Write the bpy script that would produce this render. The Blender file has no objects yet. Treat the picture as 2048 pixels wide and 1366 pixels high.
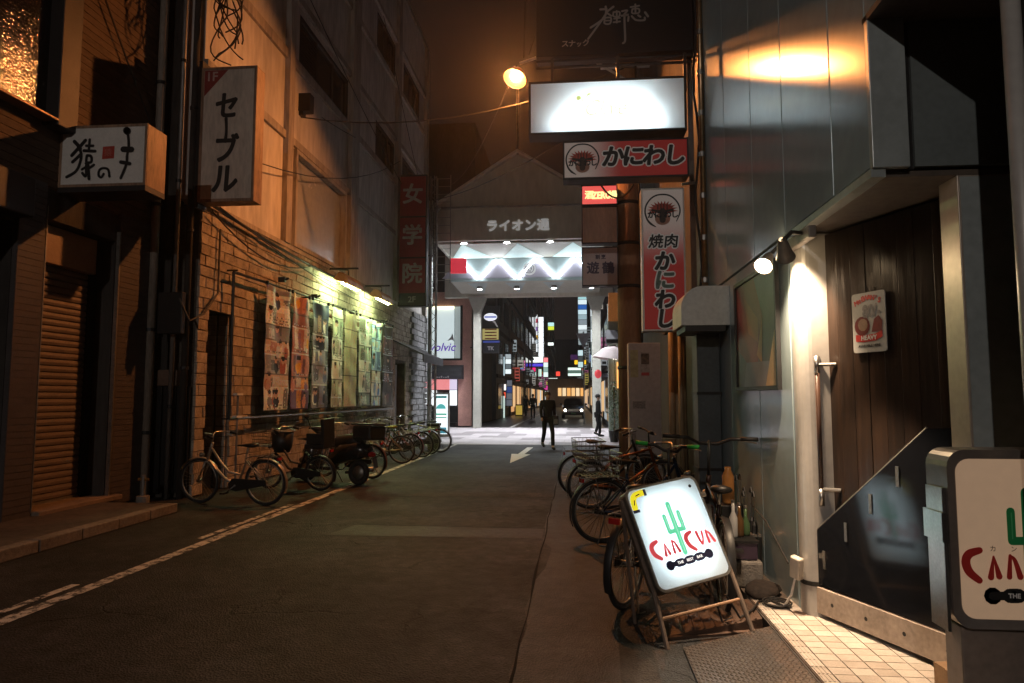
import bpy, math, random
from mathutils import Vector, Matrix
from math import radians, sin, cos, pi
random.seed(11)
scene = bpy.context.scene
C = scene.collection

# ------------------------------------------------------------------ camera, world, exposure
FPX, HEYE = 1359.0, 1.58
YAW, PITCH = radians(5.28), math.atan(110/1359)
cam_d = bpy.data.cameras.new('camera'); cam = bpy.data.objects.new('camera', cam_d); C.objects.link(cam)
cam.location = (0, 0, HEYE); cam.rotation_euler = (pi/2+PITCH, 0, YAW)
cam_d.sensor_width = 36; cam_d.lens = 36*FPX/2048; cam_d.clip_start = .05; cam_d.clip_end = 600
scene.camera = cam
world = bpy.data.worlds.new('World'); scene.world = world; world.use_nodes = True
bg = world.node_tree.nodes['Background']
bg.inputs[0].default_value = (.32, .21, .17, 1); bg.inputs[1].default_value = .03
scene.view_settings.view_transform = 'Standard'; scene.view_settings.look = 'None'
scene.view_settings.gamma = 1; scene.view_settings.exposure = 0; scene.view_settings.use_curve_mapping = False
scene.render.engine = 'CYCLES'
cy = scene.cycles
cy.use_denoising = True
cy.max_bounces = 6; cy.diffuse_bounces = 3; cy.glossy_bounces = 3; cy.transmission_bounces = 3; cy.volume_bounces = 0
cy.sample_clamp_indirect = 3.0; cy.caustics_reflective = False; cy.caustics_refractive = False
cy.use_light_tree = True
S_LAMP, S_LAMP2, S_SPOT, S_FLUO, S_LED, S_CLIVE, S_CANCUN = 7300.0, 3300.0, 240.0, 340.0, 34.0, 36.0, 32.0
HAZE = 0.0010

# ------------------------------------------------------------------ pixel rays (surveying only: a pixel plus a known plane gives a place)
_R = Vector((cos(YAW), sin(YAW), 0)); _W = Vector((-sin(YAW)*cos(PITCH), cos(YAW)*cos(PITCH), sin(PITCH)))
_U = Vector((sin(YAW)*sin(PITCH), -cos(YAW)*sin(PITCH), cos(PITCH))); _C = Vector((0, 0, HEYE))
def ray(x, y): return _W*FPX + _R*(x-1024) - _U*(y-683)
def pX(x, y, X): r = ray(x, y); return _C + r*(X/r.x)
def pY(x, y, Y): r = ray(x, y); return _C + r*(Y/r.y)
def pZ(x, y, Z): r = ray(x, y); return _C + r*((Z-HEYE)/r.z)

# ------------------------------------------------------------------ materials
def lin(h):
    h = h.lstrip('#'); v = [int(h[i:i+2], 16)/255 for i in (0, 2, 4)]
    return tuple((c/12.92 if c <= .04045 else ((c+.055)/1.055)**2.4) for c in v)
_mats = {}
def M(name, col=(.5, .5, .5), rough=.6, metal=0, var=.18, scale=3., bump=0., bscale=40., emit=None, es=0, spec=.5, coat=0, kind=None, col2=None, trans=0, streak=0, aniso=0):
    if name in _mats: return _mats[name]
    if isinstance(col, str): col = lin(col)
    m = bpy.data.materials.new(name); m.use_nodes = True; nt = m.node_tree; N = nt.nodes; b = N['Principled BSDF']
    b.inputs['Roughness'].default_value = rough; b.inputs['Metallic'].default_value = metal
    b.inputs['Specular IOR Level'].default_value = spec; b.inputs['Coat Weight'].default_value = coat
    b.inputs['Transmission Weight'].default_value = trans
    tc = N.new('ShaderNodeTexCoord'); oi = N.new('ShaderNodeObjectInfo'); add = N.new('ShaderNodeVectorMath'); add.operation = 'ADD'
    mul = N.new('ShaderNodeMath'); mul.operation = 'MULTIPLY'; mul.inputs[1].default_value = 37.
    nt.links.new(oi.outputs['Random'], mul.inputs[0])
    nt.links.new(tc.outputs['Object'], add.inputs[0]); nt.links.new(mul.outputs[0], add.inputs[1])
    vec = add.outputs[0]
    if streak:
        mp = N.new('ShaderNodeMapping'); mp.inputs['Scale'].default_value = (1, 1, 1/streak); nt.links.new(vec, mp.inputs[0]); vec2 = mp.outputs[0]
    else: vec2 = vec
    def noise(s, d=5):
        n = N.new('ShaderNodeTexNoise'); n.inputs['Scale'].default_value = s; n.inputs['Detail'].default_value = d; nt.links.new(vec2, n.inputs['Vector']); return n
    if var or col2:
        n1 = noise(scale); n2 = noise(scale*9, 3)
        mx = N.new('ShaderNodeMath'); mx.operation = 'MULTIPLY_ADD'; mx.inputs[1].default_value = .45; nt.links.new(n2.outputs['Fac'], mx.inputs[0])
        m2 = N.new('ShaderNodeMath'); m2.operation = 'MULTIPLY'; m2.inputs[1].default_value = .55; nt.links.new(n1.outputs['Fac'], m2.inputs[0])
        nt.links.new(m2.outputs[0], mx.inputs[2])
        cr = N.new('ShaderNodeMapRange'); cr.inputs[1].default_value = .32; cr.inputs[2].default_value = .68; nt.links.new(mx.outputs[0], cr.inputs[0])
        mix = N.new('ShaderNodeMix'); mix.data_type = 'RGBA'; nt.links.new(cr.outputs[0], mix.inputs[0])
        lo = col2 if col2 else tuple(max(0, c*(1-2*var)) for c in col)
        if isinstance(lo, str): lo = lin(lo)
        hi = col if col2 else tuple(min(1, c*(1+var)) for c in col)
        mix.inputs[6].default_value = (*lo, 1); mix.inputs[7].default_value = (*hi, 1)
        nt.links.new(mix.outputs[2], b.inputs['Base Color'])
        rr = N.new('ShaderNodeMapRange'); rr.inputs[3].default_value = min(1, rough*1.25); rr.inputs[4].default_value = rough*.85
        nt.links.new(mx.outputs[0], rr.inputs[0]); nt.links.new(rr.outputs[0], b.inputs['Roughness'])
    else: b.inputs['Base Color'].default_value = (*col, 1)
    if bump:
        nb = noise(bscale, 4); bp = N.new('ShaderNodeBump'); bp.inputs['Strength'].default_value = bump; bp.inputs['Distance'].default_value = .02
        nt.links.new(nb.outputs['Fac'], bp.inputs['Height']); nt.links.new(bp.outputs[0], b.inputs['Normal'])
    if emit is not None:
        if isinstance(emit, str): emit = lin(emit)
        b.inputs['Emission Color'].default_value = (*emit, 1); b.inputs['Emission Strength'].default_value = es
    _mats[name] = m
    return m
def EM(name, col, es):
    return M(name, tuple(.5*c for c in (lin(col) if isinstance(col, str) else col)), .5, var=0, emit=col, es=es)
def two_tone(name, base, paint, rough, sc, thr, bump=0):
    m = M(name, base, rough, var=.2, scale=2, bump=bump, bscale=90)
    nt = m.node_tree; N = nt.nodes; b = N['Principled BSDF']; old = b.inputs['Base Color'].links[0].from_socket
    n = N.new('ShaderNodeTexNoise'); n.inputs['Scale'].default_value = sc; n.inputs['Detail'].default_value = 8; n.inputs['Roughness'].default_value = .75
    tc = N.new('ShaderNodeTexCoord'); nt.links.new(tc.outputs['Object'], n.inputs['Vector'])
    r = N.new('ShaderNodeMapRange'); r.inputs[1].default_value = thr; r.inputs[2].default_value = thr+.06; nt.links.new(n.outputs['Fac'], r.inputs[0])
    mx = N.new('ShaderNodeMix'); mx.data_type = 'RGBA'; nt.links.new(r.outputs[0], mx.inputs[0]); nt.links.new(old, mx.inputs[6]); mx.inputs[7].default_value = (*paint, 1)
    nt.links.new(mx.outputs[2], b.inputs['Base Color'])
    return m

m_asphalt = M('asphalt', (.0265, .0265, .0275), .66, var=.35, scale=.9, bump=.5, bscale=110, spec=.3)
m_asphalt2 = M('asphalt_patch', (.0215, .0215, .0225), .55, var=.3, scale=1.3, bump=.5, bscale=120, spec=.4)
m_asphalt3 = M('asphalt_pale', (.036, .033, .031), .68, var=.3, scale=1.7, bump=.5, bscale=100, spec=.3)
m_paint = two_tone('road_paint', (.035, .032, .03), (.62, .60, .55), .6, 7.5, .455, .3)
m_conc = M('concrete', (.21, .19, .17), .75, var=.25, scale=2.5, bump=.35, bscale=60)
m_pave = M('pavement_stone', (.075, .063, .055), .7, var=.3, scale=2, bump=.3, bscale=70)
m_mortar = M('mortar', (.10, .085, .07), .9, var=.3, scale=5, bump=.5, bscale=50)
m_brick = [M('brick_a', (.43, .37, .30), .82, var=.28, scale=7, bump=.9, bscale=35), M('brick_b', (.38, .32, .26), .84, var=.3, scale=6, bump=.9, bscale=30),
           M('brick_c', (.47, .41, .335), .8, var=.26, scale=8, bump=.9, bscale=38), M('brick_d', (.33, .275, .22), .85, var=.3, scale=6, bump=.9, bscale=33)]
m_plaster = M('plaster', (.62, .59, .56), .8, var=.2, scale=.8, bump=.2, bscale=25, streak=4)
m_plaster2 = M('plaster_trim', (.42, .38, .34), .8, var=.25, scale=1.5, bump=.2, bscale=25, streak=5)
m_darkwall = M('dark_wall', (.045, .04, .037), .8, var=.25, scale=1.5, bump=.2, bscale=30, streak=4)
m_brownwall = M('brown_siding', (.10, .062, .04), .7, var=.22, scale=1.2, bump=.12, bscale=50, streak=.25)
m_browntile = M('brown_tile', (.072, .062, .062), .5, var=.18, scale=4, bump=.1, bscale=60)
m_black = M('black_metal', (.018, .018, .019), .45, metal=.3, var=.2, scale=6)
m_blackp = M('black_plastic', (.02, .02, .021), .4, var=.2, scale=8)
m_rubber = M('tyre_rubber', (.022, .021, .021), .7, var=.2, scale=12)
m_chrome = M('chrome', (.55, .54, .52), .28, metal=1, var=.12, scale=9)
m_steel = M('dull_steel', (.32, .31, .29), .42, metal=.9, var=.2, scale=6)
m_galv = M('galvanised_pipe', (.27, .26, .25), .5, metal=.6, var=.25, scale=5, streak=6)
m_pipe = M('painted_pipe', (.30, .26, .22), .55, var=.25, scale=5, streak=6)
m_cable = M('cable_rubber', (.02, .018, .017), .6, var=.1)
m_metalpanel = M('metal_panel', (.38, .49, .52), .155, metal=.10, var=.06, scale=1.1, spec=.36)
m_metaldark = M('metal_return', (.40, .45, .45), .36, metal=.25, var=.12, scale=2)
m_metalcol = M('rolled_steel', (.60, .58, .55), .35, metal=.3, var=.08, scale=2)
m_soffit = M('soffit_board', (.09, .068, .052), .6, var=.2, scale=2)
m_wood = M('stained_wood', (.030, .0175, .0115), .28, var=.5, scale=3.5, bump=.25, bscale=14, streak=9, col2=(.006, .005, .0045))
m_darkglass = M('dark_acrylic', (.009, .010, .013), .10, var=0, spec=.4)
m_tile = [M('step_tile_a', (.57, .51, .45), .42, var=.12, scale=9, bump=.08, bscale=60), M('step_tile_b', (.51, .45, .39), .45, var=.14, scale=9, bump=.08, bscale=60), M('step_tile_c', (.61, .56, .50), .4, var=.1, scale=9, bump=.08, bscale=60)]
m_grout = M('grout', (.12, .09, .07), .9, var=.2, scale=8)
m_signface = M('sign_acrylic', (.80, .77, .73), .35, var=.06, scale=3)
m_signcream = M('sign_cream', (.66, .58, .50), .35, var=.16, scale=3, streak=4)
m_signred = M('sign_red', (.40, .035, .03), .4, var=.08, scale=4)
m_signdark = M('sign_dark', (.012, .011, .013), .45, var=.1, scale=4)
m_frame_dk = M('sign_casing_dark', (.022, .018, .018), .5, var=.15, scale=4)
m_frame_or = M('sign_casing_tan', (.32, .20, .13), .5, var=.3, scale=4, streak=5)
m_ink = M('black_ink', (.013, .013, .014), .5, var=0)
m_white = M('white_ink', (.72, .71, .69), .5, var=0)
m_redink = M('red_ink', (.45, .03, .025), .5, var=0)
m_greenink = M('green_ink', (.03, .32, .12), .5, var=0)
m_lampglass = M('window_dark', (.02, .022, .024), .12, var=.2, scale=2)
m_shutter = M('shutter_slat', (.20, .16, .14), .5, var=.14, scale=4, metal=.2)
m_box = M('cardboard', (.30, .185, .10), .8, var=.15, scale=6)
m_pink = M('pink_stone', (.62, .33, .28), .6, var=.15, scale=2)
m_cream = M('cream_panel', (.55, .53, .46), .5, var=.08, scale=1)
m_teal = M('pale_teal_panel', (.50, .58, .58), .45, var=.05, scale=1)
m_awning = M('awning_cloth', (.045, .045, .055), .7, var=.15, scale=3)
m_leaf = M('leaf_green', (.05, .13, .035), .5, var=.4, scale=6)
m_pole = M('pole_concrete', (.36, .20, .11), .75, var=.2, scale=2.5, bump=.25, bscale=30, streak=4)

def weather_asphalt(m, cr_scale, seed):
    nt = m.node_tree; N = nt.nodes; b = N['Principled BSDF']; L = nt.links; base = b.inputs['Base Color'].links[0].from_socket
    tc = N.new('ShaderNodeTexCoord'); mp = N.new('ShaderNodeMapping'); mp.inputs['Location'].default_value = (seed, seed*2, 0); L.new(tc.outputs['Object'], mp.inputs[0])
    nz = N.new('ShaderNodeTexNoise'); nz.inputs['Scale'].default_value = 1.6; nz.inputs['Detail'].default_value = 6; L.new(mp.outputs[0], nz.inputs['Vector'])
    ad = N.new('ShaderNodeVectorMath'); ad.operation = 'MULTIPLY_ADD'; ad.inputs[1].default_value = (.9, .9, .9); L.new(nz.outputs['Color'], ad.inputs[0]); L.new(mp.outputs[0], ad.inputs[2])
    vo = N.new('ShaderNodeTexVoronoi'); vo.feature = 'DISTANCE_TO_EDGE'; vo.inputs['Scale'].default_value = cr_scale; L.new(ad.outputs[0], vo.inputs['Vector'])
    ck = N.new('ShaderNodeMapRange'); ck.inputs[1].default_value = .004; ck.inputs[2].default_value = .016; L.new(vo.outputs['Distance'], ck.inputs[0])
    n2 = N.new('ShaderNodeTexNoise'); n2.inputs['Scale'].default_value = .55; n2.inputs['Detail'].default_value = 3; L.new(mp.outputs[0], n2.inputs['Vector'])
    gate = N.new('ShaderNodeMapRange'); gate.inputs[1].default_value = .50; gate.inputs[2].default_value = .60; gate.inputs[3].default_value = 1; gate.inputs[4].default_value = 0; L.new(n2.outputs['Fac'], gate.inputs[0])
    mxm = N.new('ShaderNodeMath'); mxm.operation = 'MAXIMUM'; L.new(ck.outputs[0], mxm.inputs[0]); L.new(gate.outputs[0], mxm.inputs[1])
    st = N.new('ShaderNodeTexNoise'); st.inputs['Scale'].default_value = 1.1; st.inputs['Detail'].default_value = 7; st.inputs['Roughness'].default_value = .7; L.new(ad.outputs[0], st.inputs['Vector'])
    sr = N.new('ShaderNodeMapRange'); sr.inputs[1].default_value = .38; sr.inputs[2].default_value = .62; sr.inputs[3].default_value = .5; sr.inputs[4].default_value = 1.25; L.new(st.outputs['Fac'], sr.inputs[0])
    ag = N.new('ShaderNodeTexVoronoi'); ag.inputs['Scale'].default_value = 75; L.new(mp.outputs[0], ag.inputs['Vector'])
    ar = N.new('ShaderNodeMapRange'); ar.inputs[3].default_value = .55; ar.inputs[4].default_value = 1.7; L.new(ag.outputs['Color'], ar.inputs[0])
    gum = N.new('ShaderNodeTexVoronoi'); gum.inputs['Scale'].default_value = 1.7; L.new(mp.outputs[0], gum.inputs['Vector'])
    gr = N.new('ShaderNodeMapRange'); gr.inputs[1].default_value = .028; gr.inputs[2].default_value = .036; gr.inputs[3].default_value = 2.6; gr.inputs[4].default_value = 1; L.new(gum.outputs['Distance'], gr.inputs[0])
    m1 = N.new('ShaderNodeMath'); m1.operation = 'MULTIPLY'; L.new(sr.outputs[0], m1.inputs[0]); L.new(ar.outputs[0], m1.inputs[1])
    m2 = N.new('ShaderNodeMath'); m2.operation = 'MULTIPLY'; L.new(m1.outputs[0], m2.inputs[0]); L.new(gr.outputs[0], m2.inputs[1])
    m3 = N.new('ShaderNodeMath'); m3.operation = 'MULTIPLY_ADD'; m3.inputs[1].default_value = .75; m3.inputs[2].default_value = .25; L.new(mxm.outputs[0], m3.inputs[0])
    m4 = N.new('ShaderNodeMath'); m4.operation = 'MULTIPLY'; L.new(m2.outputs[0], m4.inputs[0]); L.new(m3.outputs[0], m4.inputs[1])
    sc_ = N.new('ShaderNodeVectorMath'); sc_.operation = 'SCALE'; L.new(base, sc_.inputs[0]); L.new(m4.outputs[0], sc_.inputs['Scale']); L.new(sc_.outputs[0], b.inputs['Base Color'])
    bp = N.new('ShaderNodeBump'); bp.inputs['Strength'].default_value = .9; bp.inputs['Distance'].default_value = .006
    hm = N.new('ShaderNodeMath'); hm.operation = 'ADD'; L.new(ag.outputs['Distance'], hm.inputs[0]); L.new(mxm.outputs[0], hm.inputs[1]); L.new(hm.outputs[0], bp.inputs['Height']); L.new(bp.outputs[0], b.inputs['Normal'])
for q_, m_ in enumerate((m_asphalt, m_asphalt2, m_asphalt3)): weather_asphalt(m_, (.8, 1.1, 1.0)[q_], q_*3.7+1)

# ------------------------------------------------------------------ mesh builder
class MB:
    def __init__(s): s.v = []; s.f = []
    def add(s, vs, fs):
        o = len(s.v); s.v += [tuple(v) for v in vs]; s.f += [tuple(i+o for i in f) for f in fs]; return s
    def box(s, x0, x1, y0, y1, z0, z1):
        if x0 > x1: x0, x1 = x1, x0
        if y0 > y1: y0, y1 = y1, y0
        if z0 > z1: z0, z1 = z1, z0
        return s.add([(x0,y0,z0),(x1,y0,z0),(x1,y1,z0),(x0,y1,z0),(x0,y0,z1),(x1,y0,z1),(x1,y1,z1),(x0,y1,z1)],
                     [(3,2,1,0),(4,5,6,7),(0,1,5,4),(1,2,6,5),(2,3,7,6),(3,0,4,7)])
    def obox(s, c, ax, ay, az):
        c = Vector(c); ax, ay, az = Vector(ax)/2, Vector(ay)/2, Vector(az)/2
        return s.add([c-ax-ay-az, c+ax-ay-az, c+ax+ay-az, c-ax+ay-az, c-ax-ay+az, c+ax-ay+az, c+ax+ay+az, c-ax+ay+az],
                     [(3,2,1,0),(4,5,6,7),(0,1,5,4),(1,2,6,5),(2,3,7,6),(3,0,4,7)])
    def tube(s, pts, r, n=8, caps=True, closed=False):
        pts = [Vector(p) for p in pts]; k = len(pts)
        rs = r if isinstance(r, (list, tuple)) else [r]*k
        up = None; o = len(s.v)
        for i, p in enumerate(pts):
            if closed: t = pts[(i+1) % k]-pts[i-1]
            else: t = (pts[min(i+1, k-1)]-pts[max(i-1, 0)])
            t = t.normalized() if t.length > 1e-9 else Vector((0, 0, 1))
            if up is None:
                up = Vector((0, 0, 1)) if abs(t.z) < .9 else Vector((1, 0, 0))
            a = t.cross(up)
            if a.length < 1e-6: a = t.orthogonal()
            a.normalize(); b = a.cross(t).normalized(); up = b
            for j in range(n):
                w = 2*pi*j/n; s.v.append(tuple(p+a*cos(w)*rs[i]+b*sin(w)*rs[i]))
        for i in range(k if closed else k-1):
            i2 = (i+1) % k
            for j in range(n): s.f.append((o+i*n+j, o+i*n+(j+1) % n, o+i2*n+(j+1) % n, o+i2*n+j))
        if caps and not closed:
            s.f.append(tuple(o+j for j in range(n))[::-1]); s.f.append(tuple(o+(k-1)*n+j for j in range(n)))
        return s
    def cyl(s, p0, p1, r, n=12, r1=None): return s.tube([p0, p1], [r, r if r1 is None else r1], n)
    def extr(s, pts, vec):
        n = len(pts); vec = Vector(vec); a = [Vector(p) for p in pts]
        return s.add(a+[p+vec for p in a], [tuple(range(n))[::-1], tuple(range(n, 2*n))]+[(i, (i+1) % n, n+(i+1) % n, n+i) for i in range(n)])
    def quad(s, *p): return s.add(p, [tuple(range(len(p)))])
    def lathe(s, prof, c=(0, 0, 0), n=16, axis='z'):
        o = len(s.v); c = Vector(c)
        for r, h in prof:
            for j in range(n):
                w = 2*pi*j/n; p = (r*cos(w), r*sin(w), h) if axis == 'z' else ((h, r*cos(w), r*sin(w)) if axis == 'x' else (r*cos(w), h, r*sin(w)))
                s.v.append(tuple(c+Vector(p)))
        for i in range(len(prof)-1):
            for j in range(n): s.f.append((o+i*n+j, o+i*n+(j+1) % n, o+(i+1)*n+(j+1) % n, o+(i+1)*n+j))
        s.f.append(tuple(o+j for j in range(n))[::-1]); s.f.append(tuple(o+(len(prof)-1)*n+j for j in range(n)))
        return s
    def ell(s, c, rx, ry, rz, n=12, m=8):
        return s.add(*_ell(c, rx, ry, rz, n, m))
    def disc(s, c, nrm, r, n=24, ry=None):
        nrm = Vector(nrm).normalized(); a = nrm.orthogonal().normalized(); b = nrm.cross(a); c = Vector(c)
        return s.add([c+a*r*cos(2*pi*j/n)+b*(ry or r)*sin(2*pi*j/n) for j in range(n)], [tuple(range(n))])
    def mesh(s, name, mat, smooth=False):
        me = bpy.data.meshes.new(name); me.from_pydata(s.v, [], s.f); me.update()
        if mat: me.materials.append(mat)
        if smooth: me.polygons.foreach_set('use_smooth', [True]*len(me.polygons))
        return me
    def build(s, name, mat, root=None, w=True, smooth=False, bevel=0):
        if root is not None and w:
            inv = root_matrix(root).inverted(); s.v = [tuple(inv @ Vector(v)) for v in s.v]
        return link(name, s.mesh(name, mat, smooth), root, bevel)
def _ell(c, rx, ry, rz, n, m):
    v = []; f = []
    for i in range(m+1):
        t = pi*i/m
        for j in range(n): w = 2*pi*j/n; v.append((c[0]+rx*sin(t)*cos(w), c[1]+ry*sin(t)*sin(w), c[2]+rz*cos(t)))
    for i in range(m):
        for j in range(n): f.append((i*n+j, (i+1)*n+j, (i+1)*n+(j+1) % n, i*n+(j+1) % n))
    return v, f
def root_matrix(o):
    m = o.matrix_basis.copy(); p = o.parent
    while p is not None: m = p.matrix_basis @ m; p = p.parent
    return m
def link(name, me, root=None, bevel=0):
    o = bpy.data.objects.new(name, me); C.objects.link(o)
    if root is not None: o.parent = root
    if bevel:
        md = o.modifiers.new('bevel', 'BEVEL'); md.width = bevel; md.segments = 2; md.limit_method = 'ANGLE'
    return o
def tag(o, label=None, cat=None, group=None, kind=None):
    if label: o['label'] = label
    if cat: o['category'] = cat
    if group: o['group'] = group
    if kind: o['kind'] = kind
    return o
def thing(name, label, cat, loc=(0, 0, 0), rz=0, group=None, rot=None):
    o = bpy.data.objects.new(name, None); C.objects.link(o); o.empty_display_size = .1
    o.location = loc; o.rotation_euler = rot or (0, 0, rz)
    return tag(o, label, cat, group)
def struct(name, mb, mat, label=None, **k):
    o = mb.build(name, mat, **k); tag(o, label, None, None, 'structure'); return o
def piece(me, name, root, loc=(0, 0, 0), rot=(0, 0, 0), scale=None):
    o = bpy.data.objects.new(name, me); C.objects.link(o); o.parent = root; o.location = loc; o.rotation_euler = rot
    if scale: o.scale = scale
    return o

# frames for lettering: (right, up) of a surface as its reader sees it
FACE_S = (Vector((1, 0, 0)), Vector((0, 0, 1)))         # surface looking towards -Y
FACE_W = (Vector((0, -1, 0)), Vector((0, 0, 1)))        # surface looking towards -X
FACE_E = (Vector((0, 1, 0)), Vector((0, 0, 1)))
def frame_m(org, face, off=.004):
    r, u = Vector(face[0]).normalized(), Vector(face[1]).normalized(); n = r.cross(u).normalized(); o = Vector(org)+n*off
    return Matrix(((r.x, u.x, n.x, o.x), (r.y, u.y, n.y, o.y), (r.z, u.z, n.z, o.z), (0, 0, 0, 1)))
def text(s, size, mat, root, org, face=FACE_S, off=.004, bold=0, shear=0, sx=1., ext=.0, name='lettering', space=1., line=1., align='CENTER'):
    cu = bpy.data.curves.new('t', 'FONT'); cu.body = s; cu.size = size; cu.align_x = align; cu.align_y = 'CENTER'
    cu.shear = shear; cu.extrude = ext; cu.space_character = space; cu.space_line = line; cu.resolution_u = 3
    t = bpy.data.objects.new('t', cu); C.objects.link(t)
    dg = bpy.context.evaluated_depsgraph_get(); me = bpy.data.meshes.new_from_object(t.evaluated_get(dg))
    bpy.data.objects.remove(t); bpy.data.curves.remove(cu)
    if bold > 0:                                            # heavier weight: the glyph laid over itself round a small circle
        v0 = [tuple(v.co) for v in me.vertices]; f0 = [tuple(p.vertices) for p in me.polygons]; vs, fs = [], []; nb = 10
        for k in range(nb+1):
            dx, dy = (bold*cos(2*pi*k/nb)/max(sx, .3), bold*sin(2*pi*k/nb)) if k < nb else (0, 0); o = len(vs)
            vs += [(x+dx, y+dy, z+.00012*k) for x, y, z in v0]; fs += [tuple(i+o for i in f) for f in f0]
        bpy.data.meshes.remove(me); me = bpy.data.meshes.new(name); me.from_pydata(vs, [], fs)
    me.materials.clear(); me.materials.append(mat)
    me.transform(root_matrix(root).inverted() @ frame_m(org, face, off) @ Matrix.Diagonal((sx, 1, 1, 1)))
    me.name = name
    return link(name, me, root)
def strokes(lst, mat, root, org, face=FACE_S, off=.004, scale=1., name='lettering', n_sub=6):
    """Brush strokes: each (points, widths) in the plane of a sign."""
    mb = MB(); k = 0
    for pts, ws in lst:
        P = [Vector((p[0]*scale, p[1]*scale)) for p in pts]
        if not isinstance(ws, (list, tuple)): ws = [ws]*len(P)
        ws = [w*scale for w in ws]
        if len(P) > 2:                                   # Catmull-Rom smoothing
            Q, W = [], []
            for i in range(len(P)-1):
                a, b, c, d = P[max(i-1, 0)], P[i], P[i+1], P[min(i+2, len(P)-1)]
                for j in range(n_sub):
                    t = j/n_sub
                    Q.append(.5*((2*b)+(c-a)*t+(2*a-5*b+4*c-d)*t*t+(3*b-a-3*c+d)*t**3)); W.append(ws[i]*(1-t)+ws[i+1]*t)
            Q.append(P[-1]); W.append(ws[-1])
        else: Q, W = P, ws
        z = k*.0004; k += 1
        o = len(mb.v); m = len(Q)
        for i in range(m):
            t = Q[min(i+1, m-1)]-Q[max(i-1, 0)]
            t = t.normalized() if t.length > 0 else Vector((1, 0)); nn = Vector((-t.y, t.x))*W[i]/2
            mb.v += [(Q[i].x+nn.x, Q[i].y+nn.y, z), (Q[i].x-nn.x, Q[i].y-nn.y, z)]
        for i in range(m-1): mb.f.append((o+2*i, o+2*i+1, o+2*i+3, o+2*i+2))
        for e in (0, m-1):                               # round ends
            c = Q[e]; mb.add([(c.x+W[e]/2*cos(2*pi*j/10), c.y+W[e]/2*sin(2*pi*j/10), z+.0001) for j in range(10)], [tuple(range(10))])
    me = mb.mesh(name, mat); me.transform(root_matrix(root).inverted() @ frame_m(org, face, off))
    return link(name, me, root)
def shape(pts, mat, root, org, face=FACE_S, off=.004, scale=1., name='emblem'):
    mb = MB(); mb.add([(p[0]*scale, p[1]*scale, 0) for p in pts], [tuple(range(len(pts)))])
    me = mb.mesh(name, mat); me.transform(root_matrix(root).inverted() @ frame_m(org, face, off)); return link(name, me, root)
def ring(r, n=8, rot=0, jit=0): return [(r*(1+random.uniform(-jit, jit))*cos(2*pi*i/n+rot), r*(1+random.uniform(-jit, jit))*sin(2*pi*i/n+rot)) for i in range(n)]
def rrect(w, h, r, n=5):
    out = []
    for cx, cyy, a in ((w/2-r, h/2-r, 0), (-w/2+r, h/2-r, 90), (-w/2+r, -h/2+r, 180), (w/2-r, -h/2+r, 270)):
        for i in range(n+1): t = radians(a+90*i/n); out.append((cx+r*cos(t), cyy+r*sin(t)))
    return out
def sag(a, b, d=.3, n=10):
    a, b = Vector(a), Vector(b)
    return [a.lerp(b, i/n)-Vector((0, 0, d*4*(i/n)*(1-i/n))) for i in range(n+1)]
def wire(label, pts, r=.012, name='overhead_wire', group='overhead wires across the alley'):
    return tag(MB().tube(pts, r, 5).build(name, m_cable), label, 'wire', group)
def box_sign(name, label, x0, x1, z0, z1, Y, depth, face, casing, fw=.03, group=None, cat='sign', lip=.012):
    """A box sign whose face looks towards -Y at Y: casing, four frame bars and a face set back inside the frame."""
    t = thing(name, label, cat, ((x0+x1)/2, Y+depth/2, z0), 0, group)
    MB().box(x0, x1, Y+lip+.006, Y+depth, z0, z1).build('casing', casing, t, bevel=.006)
    f = MB(); f.box(x0, x1, Y, Y+lip, z1-fw, z1).box(x0, x1, Y, Y+lip, z0, z0+fw).box(x0, x0+fw, Y, Y+lip, z0+fw, z1-fw).box(x1-fw, x1, Y, Y+lip, z0+fw, z1-fw)
    f.build('frame', casing, t)
    if face: MB().box(x0+fw, x1-fw, Y+lip-.006, Y+lip+.003, z0+fw, z1-fw).build('face_panel', face, t)
    return t

# ================================================================== SETTING
struct('ground', MB().quad((-60, -12, -.03), (60, -12, -.03), (60, 190, -.03), (-60, 190, -.03)), m_asphalt2)
struct('road', MB().box(-5.43, 2.6, -6, 22.4, -.02, 0), m_asphalt)
struct('verge', MB().box(-7.2, -5.434, 9.0, 22.4, -.02, -.002), m_asphalt)
struct('pavement', MB().box(-9, -5.58, -6, 9.0, -.02, .12), m_pave)
kerb = tag(MB().box(-5.575, -5.45, -6, 9.0, -.02, .03).build('kerb', m_conc), None, None, None, 'structure')
for i in range(22):
    y0 = -4.4+i*.61
    if y0 > 8.8: break
    MB().box(-5.58, -5.43+random.uniform(-.004, .004), y0, min(y0+.6, 9.0), .0, .124+random.uniform(0, .004)).build('kerb_stone', m_conc, kerb, bevel=.012)
struct('cross_street', MB().box(-30, 20, 22.4, 34.6, -.02, .004), M('arcade_paving', (.36, .33, .34), .55, var=.15, scale=1.2, bump=.15, bscale=40))
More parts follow.
